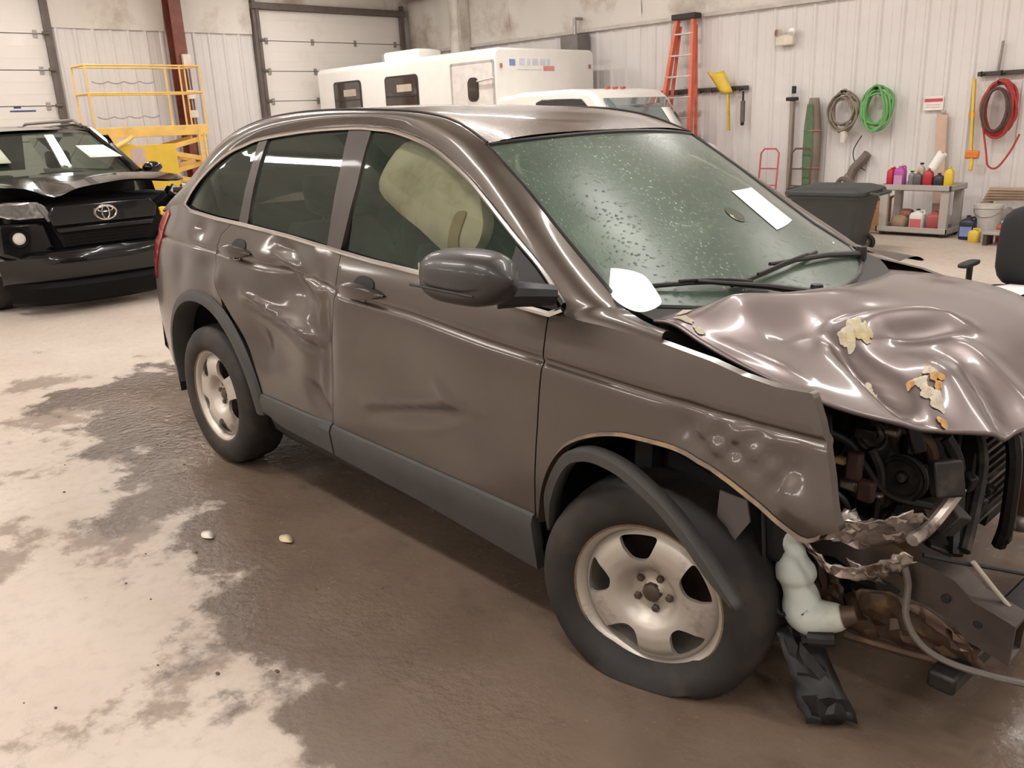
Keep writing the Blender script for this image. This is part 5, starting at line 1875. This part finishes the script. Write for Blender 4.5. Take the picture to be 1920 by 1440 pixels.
MB().bar((.0, 0, -.10), (.0, 0, .08), .05, .04).build('grip', MATS['level_yellow'], LV2, bev=.01)
SG = thing('wall_sign', 'small white notice with a red stripe on the siding', 'sign', (-3.17, YF-.005, 1.54))
MB().b2((-.12, -.012, -.08), (.12, 0, .09)).build('plate', mat('sign_white', (238, 230, 226), .5), SG)
MB().b2((-.11, -.014, .02), (.11, -.012, .06)).build('stripe', mat('sign_red', (204, 84, 92), .5), SG)
for k in range(2):
    MB().b2((-.09, -.014, -.05+.03*k), (.08, -.012, -.04+.03*k)).build('small_print', mat('print_pink', (214, 176, 176), .5), SG)
SP = thing('wall_heater', 'grey box heater hung high on the wall above the white truck', 'heater', (-9.0, YF, 2.62))
MB().b2((-.19, -.34, -.05), (.19, -.02, .24)).build('case', mat('heater_grey', (128, 122, 120), .5, metal=.3), SP, bev=.01)
for k in range(5):
    MB().b2((-.20, -.32, -.02+.05*k), (-.192, -.06, .01+.05*k)).build('louvre', M_rail, SP)
MB().tube([(0, -.18, .24), (0, -.18, .50), (0, .04, .50)], .03, 8).build('flue', M_galv, SP)

# red and dark hand trucks
for x, lab, m_, w_ in ((-5.25, 'red-framed hand truck standing against the wall', mat('truck_red', (206, 96, 108), .45), .28), (-4.76, 'dark brown round-topped hand truck beside the red one', mat('truck_dark', (96, 76, 64), .5), .30)):
    T_ = thing('hand_truck', lab, 'hand truck', (x, 8.72, 0))
    top = [(-w_/2, 0, .06), (-w_/2, .06, .55), (-w_/2, .10, .96), (-w_/2+.05, .105, 1.02), (w_/2-.05, .105, 1.02), (w_/2, .10, .96), (w_/2, .06, .55), (w_/2, 0, .06)]
    MB().tube(top, .013, 8).build('frame', m_, T_)
    for z in (.25, .52, .75):
        MB().tube([(-w_/2, .06*z/.55, z), (w_/2, .06*z/.55, z)], .010, 6).build('cross_bar', m_, T_)
    MB().b2((-w_/2-.02, -.20, .0), (w_/2+.02, .01, .015)).build('toe_plate', m_, T_, bev=.003)
    for s in (-1, 1):
        simple_wheel(T_, (s*(w_/2+.05), .09, .11), .11, .05, 'X')
# dark wheelie bin
BN = thing('wheelie_bin', 'large charcoal wheelie bin with a domed lid in front of the tools', 'bin', (-3.22, 6.72, 0), .10)
M_bin = mat('bin_charcoal', (58, 60, 60), .55, var=.1, vscale=4)
rws = []
for z, hx, hy in ((.06, .29, .27), (.10, .30, .28), (.50, .36, .35), (.60, .375, .37), (.62, .40, .39), (.655, .40, .39)):
    rws.append([(x*hx*2, y*hy*2, z) for x, y in rrect(1, 1, .10, 4)])
bb = MB().sheet(rws, True)
bb.add([p for p in rws[0]], [tuple(range(len(rws[0])))])
bb.build('bin_body', M_bin, BN, smooth=40)
rws = []
for z, f in ((.655, 1.0), (.685, 1.0), (.70, .96), (.735, .72), (.745, .4), (.748, .05)):
    rws.append([(x*.86*f, y*.84*f, z) for x, y in rrect(1, 1, .10, 4)])
ld = MB().sheet(rws, True).build('lid', M_bin, BN, smooth=40)
MB().tube([(.44, -.2, .66), (.52, -.2, .655), (.52, .2, .655), (.44, .2, .66)], .018, 8).build('handle', M_bin, BN)
MB().b2((-.05, -.375, .615), (.05, -.368, .63)).build('label', mat('label_cream', (214, 206, 196), .6), BN)
MB().b2((-.44, -.30, .70), (-.42, .30, .715)).build('lid_rib', M_bin, ld)
for s in (-1, 1):
    simple_wheel(BN, (.30, s*.24, .09), .09, .05)
# grey service cart
CT_ = thing('service_cart', 'grey two-shelf service cart loaded with jugs and bottles', 'cart', (-2.98, 8.50, 0))
M_cart = mat('cart_grey', (172, 164, 158), .5, var=.06)
for z in (.585, .08):
    MB().b2((-.43, -.26, z-.04), (.43, .26, z-.025)).b2((-.43, -.26, z-.04), (.43, -.235, z+.03)).b2((-.43, .235, z-.04), (.43, .26, z+.03)).b2((-.43, -.26, z-.04), (-.405, .26, z+.03)).b2((.405, -.26, z-.04), (.43, .26, z+.03)).build('shelf', M_cart, CT_, bev=.006)
for x in (-.36, .36):
    for y in (-.21, .21):
        MB().b2((x-.05, y-.03, .06), (x+.05, y+.03, .57)).build('leg', M_cart, CT_, bev=.01)
        MB().lathe([(.02, -.018), (.035, -.015), (.035, .015), (.02, .018)], 14, Matrix.Translation((x, y, .036)) @ RX90, caps=True).build('castor', M_black, CT_)


def jug(label, c, w_, d_, h, col, cap=(230, 226, 220), lab=None, cat='jug', handle=True, neck=.6):
    o = thing('jug' if handle else 'bottle', label, cat, c)
    m_ = mat('jug_%d_%d_%d' % col, col, .4, var=.08)
    rws_ = []
    for z, f in ((0, .9), (.01, 1), (h*.70, 1), (h*.80, .85), (h*.88, .5*neck), (h*.90, .26), (h*.94, .26)):
        rws_.append([(x*w_*f, y*d_*f, z) for x, y in rrect(1, 1, .25, 4)])
    b_ = MB().sheet(rws_, True)
    b_.add(rws_[0], [tuple(range(len(rws_[0])))])
    b_.build('body', m_, o, smooth=50)
    MB().lathe([(.022, h*.93), (.022, h), (.001, h)], 12).build('cap', mat('cap_%d_%d_%d' % cap, cap, .5), o)
    if handle:
        MB().tube(catmull([(w_*.18, 0, h*.90), (w_*.42, 0, h*.92), (w_*.48, 0, h*.75)], 4), .012, 6).build('handle', m_, o)
    if lab:
        MB().b2((-w_*.38, -d_/2-.003, h*.15), (w_*.38, -d_/2+.004, h*.55)).build('paper_label', mat('lab_%d_%d_%d' % lab, lab, .6), o)
    return o


ZT = .566
jug('red jug at the left end of the cart top', (-3.335, 8.42, ZT), .085, .12, .26, (188, 44, 66))
jug('purple antifreeze jug second from the left on the cart top', (-3.22, 8.40, ZT), .13, .12, .28, (176, 84, 158), (238, 214, 224), (200, 150, 190))
jug('small grey spray bottle on the cart top behind the purple jug', (-3.10, 8.46, ZT), .07, .07, .20, (140, 142, 140), (40, 40, 40), None, 'bottle', False)
jug('dark grey squat bottle in the middle of the cart top', (-3.01, 8.42, ZT), .10, .09, .20, (96, 92, 90), (196, 150, 70), None, 'bottle', False)
jug('pale bottle with dark cap at the back of the cart top', (-3.04, 8.58, ZT), .08, .08, .29, (188, 180, 166), (44, 42, 40), None, 'bottle', False)
jug('red oil bottle right of the middle on the cart top', (-2.89, 8.42, ZT), .11, .09, .24, (178, 50, 58), (220, 170, 110), None, 'bottle', False)
jug('black oil bottle under the white paper roll on the cart top', (-2.77, 8.44, ZT), .12, .10, .18, (52, 50, 64), (52, 50, 64), None, 'bottle', False)
jug('yellow oil bottle at the right end of the cart top', (-2.65, 8.42, ZT), .10, .09, .26, (224, 190, 60), (224, 190, 60), None, 'bottle', False)
PR = thing('paper_roll', 'white paper roll lying across the bottles on the cart top', 'paper roll', (-2.80, 8.42, ZT+.195))
MB().tube([(-.05, 0, .04), (.05, .0, .22)], .055, 18).build('roll', M_paper, PR)
MB().tube([(.0495, 0, .219), (.052, 0, .223)], .02, 12).build('core', mat('cardboard', (178, 142, 104), .8), PR)
jug('white jug with red print on the lower cart shelf', (-2.97, 8.42, .057), .17, .14, .26, (228, 222, 216), (60, 60, 60), (206, 110, 110))
jug('dull red jug on the lower cart shelf', (-2.76, 8.42, .057), .17, .14, .25, (176, 88, 84), (150, 70, 64))
BG = thing('rag_heap', 'brown crumpled rags on the lower cart shelf', 'rags', (-3.20, 8.46, .057))
pillow((0, 0, .09), (.10, .10, .085), 'rag', mat('rag_brown', (162, 138, 118), .9, bump=.8, bscale=20), BG)
pillow((.06, .03, .20), (.08, .07, .05), 'rag', mat('rag_red', (150, 104, 88), .9, bump=.8, bscale=20), BG)


def carton(label, c, d, col, rz=0, flaps=True, cat='box'):
    o = thing('cardboard_box', label, cat, c, rz)
    m_ = mat('carton_%d_%d_%d' % col, col, .8, var=.12, vscale=8)
    x, y, z = d[0]/2, d[1]/2, d[2]
    MB().b2((-x, -y, 0), (x, y, .006)).b2((-x, -y, 0), (-x+.006, y, z)).b2((x-.006, -y, 0), (x, y, z)).b2((-x, -y, 0), (x, -y+.006, z)).b2((-x, y-.006, 0), (x, y, z)).build('box_body', m_, o)
    if flaps:
        MB().sheet([[(-x, -y, z), (x, -y, z)], [(-x, -y-.05, z+.06), (x, -y-.05, z+.05)]]).build('flap', m_, o, solid=.004)
        MB().sheet([[(x, -y, z), (x, y, z)], [(x+.06, -y, z+.05), (x+.06, y, z+.06)]]).build('flap', m_, o, solid=.004)
    MB().b2((-x-.002, -.03, z*.35), (x+.002, .03, z*.38)).build('tape', mat('tape_brown', (150, 110, 70), .5), o)
    return o


carton('yellowish cardboard box beside the grey cart', (-3.60, 8.16, 0), (.24, .24, .26), (206, 168, 104))
carton('brown cardboard box behind the yellowish box', (-3.63, 8.72, 0), (.30, .24, .38), (176, 128, 92))
PKB = thing('folded_sack', 'cream folded sack lying on the yellowish cardboard box', 'sack', (-3.60, 8.16, .265))
pillow((0, 0, .05), (.11, .11, .045), 'sack', mat('sack_cream', (206, 196, 158), .9, bump=.6, bscale=14), PKB)
carton('orange box on the floor at the foot of the hand trucks', (-5.15, 8.36, 0), (.24, .22, .46), (214, 140, 106), 0, False)
# hanging dark boot-like work lamp under the cable coil
WL = thing('work_lamp', 'grey hanging work lamp below the cable coil', 'lamp', (-4.02, YF-.055, .62))
MB().tube(catmull([(-.14, 0, .0), (-.10, 0, .12), (.0, 0, .22), (.08, 0, .32)], 4), .06, 10).build('hose_body', mat('lamp_grey', (124, 112, 104), .6), WL)
MB().lathe([(.03, 0), (.07, .03), (.07, .12), (.04, .16)], 14, Matrix.Translation((-.16, 0, -.10)), caps=True).build('lamp_cage', MATS['cable_tan'], WL)
MB().tube(catmull([(-.02, .0, .55), (-.12, 0, .36), (-.08, 0, .20), (.06, 0, .10)], 5), .007, 6).build('lead', M_black, WL)
FN = thing('shop_vacuum', 'grey drum shop vacuum standing behind the bin', 'vacuum', (-4.02, 8.62, 0))
MB().lathe([(.001, 0), (.17, 0), (.19, .05), (.19, .34), (.17, .38), (.15, .44), (.10, .50), (.001, .52)], 24).build('drum', mat('vac_grey', (148, 142, 140), .5), FN)
MB().tube(catmull([(.10, -.1, .46), (.16, -.18, .58), (.05, -.2, .66), (-.06, -.16, .55)], 5), .03, 8).build('hose', mat('vac_dark', (96, 90, 92), .6), FN)
# floor clutter right of the cart
o = jug('dark blue jug with red and blue label on the floor right of the cart', (-2.34, 8.30, 0), .17, .14, .28, (34, 34, 52), (30, 30, 40), (120, 140, 190))
BK = thing('paint_bucket', 'white plastic bucket with lid behind the dark blue jug', 'bucket', (-2.24, 8.62, 0))
MB().lathe([(.001, 0), (.13, 0), (.15, .34), (.16, .34), (.16, .38), (.001, .385)], 24).build('bucket_body', mat('bucket_white', (206, 200, 192), .5), BK)
MB().tube([(.155*math.cos(a), .155*math.sin(a)-.0, .33-.08*abs(math.sin(a))) for a in np.linspace(PI, 2*PI, 12)], .005, 5).build('bail', M_galv, BK)
ST_ = thing('lumber_stack', 'small stack of sawn boards leaning behind the buckets', 'boards', (-2.05, 8.93, 0))
for k in range(5):
    MB().bar((-.35+.02*k, -.02*k, .40+.035*k), (.25+.03*k, .0-.02*k, .42+.03*k), .10, .028).build('board', mat('board_tan', (176, 152, 130), .7), ST_)
for x in (-.3, .2):
    MB().b2((x-.04, -.15, 0), (x+.04, .05, .385)).build('block', mat('block_tan', (150, 130, 112), .8), ST_)
jug('small yellow jug on the floor beside the dark blue jug', (-2.20, 8.12, 0), .12, .11, .16, (216, 184, 74), (216, 184, 74))
jug('red jug on the floor right of the white bucket', (-1.95, 8.24, 0), .11, .11, .24, (176, 70, 66), (230, 226, 220))
TT = thing('green_tote', 'green plastic tote on the floor at the right of the wall', 'tote', (-1.74, 8.45, 0))
MB().b2((-.16, -.13, 0), (.16, .13, .30)).build('tub', mat('tote_green', (82, 124, 100), .5), TT, bev=.03, seg=3)
MB().b2((-.18, -.15, .29), (.18, .15, .325)).build('rim', MATS['tote_green'], TT, bev=.01)
TB = thing('blue_tote', 'blue plastic tote beside the green one', 'tote', (-1.38, 8.42, 0))
MB().b2((-.13, -.13, 0), (.13, .13, .31)).build('tub', mat('tote_blue', (62, 76, 150), .5), TB, bev=.03, seg=3)
MB().b2((-.15, -.15, .30), (.15, .15, .335)).build('rim', MATS['tote_blue'], TB, bev=.01)
PP = thing('metal_pipe', 'dark pipe leaning diagonally over the clutter right of the cart', 'pipe', (-1.15, 8.72, 0))
MB().tube([(-.25, .25, .62), (.42, -.12, .30)], .018, 8).build('pipe', M_rail, PP)
MB().tube([(.42, -.12, .30), (.48, -.15, .02)], .018, 8).build('pipe_foot', M_rail, PP)
LB = thing('low_bench', 'low grey metal step bench on the floor near the wall', 'bench', (-1.75, 8.02, 0))
MB().b2((-.30, -.12, .12), (.30, .12, .15)).build('top', mat('bench_grey', (168, 160, 156), .5), LB, bev=.006)
for x in (-.27, .27):
    MB().b2((x-.02, -.11, 0), (x+.02, .11, .12)).build('leg', M_rail, LB)

# ================================================================ black office chair at the right edge
CH = thing('office_chair', 'black office armchair standing beyond the crumpled hood', 'chair', (-.25, 3.05, 0), .0)
M_ch = mat('chair_black', (24, 24, 26), .6, var=.15)


def cushion(name, c, d, m_, par, tilt=0.):
    Mx = Matrix.Translation(c) @ Matrix.Rotation(tilt, 4, 'X')
    mb_ = MB().ball((0, 0, 0), 1, 20)
    mb_.v = [tuple(Mx @ Vector([dd*math.copysign(abs(k)**.55, k) for dd, k in zip(d, p)])) for p in mb_.v]
    return mb_.build(name, m_, par, smooth=180)


cushion('seat', (0, 0, .44), (.25, .24, .045), M_ch, CH)
cushion('backrest', (0, .26, .70), (.235, .045, .25), M_ch, CH, -.12)
MB().tube([(0, .18, .42), (0, .28, .44), (0, .30, .60)], .022, 8).build('back_bracket', M_ch, CH)
for s in (-1, 1):
    a_ = MB().tube([(s*.22, .02, .40), (s*.30, .02, .41), (s*.30, .02, .60)], .018, 8).build('arm_post', M_ch, CH)
    cushion('arm_pad', (s*.30, .0, .615), (.035, .13, .016), M_ch, CH)
MB().tube([(0, 0, .12), (0, 0, .41)], [.03, .022], 12).build('gas_column', M_black, CH)
for k in range(5):
    a = 2*PI*k/5+.3
    MB().bar((0, 0, .11), (.27*math.cos(a), .27*math.sin(a), .075), .04, .03).build('base_spoke', M_black, CH, bev=.006)
    MB().lathe([(.012, -.02), (.028, -.018), (.028, .018), (.012, .02)], 12, Matrix.Translation((.27*math.cos(a), .27*math.sin(a), .029)) @ RX90, caps=True).build('castor', M_black, CH)
PS = thing('paper_sheet', 'white sheet of paper lying on the office chair seat', 'paper', (-.28, 3.0, .488), -.3)
MB().sheet([[(-.12+.24*i/5, -.16+.32*j/5, .003+.004*math.sin(i+j)) for i in range(6)] for j in range(6)]).build('sheet', M_paper, PS, solid=.002, smooth=180, soff=1)
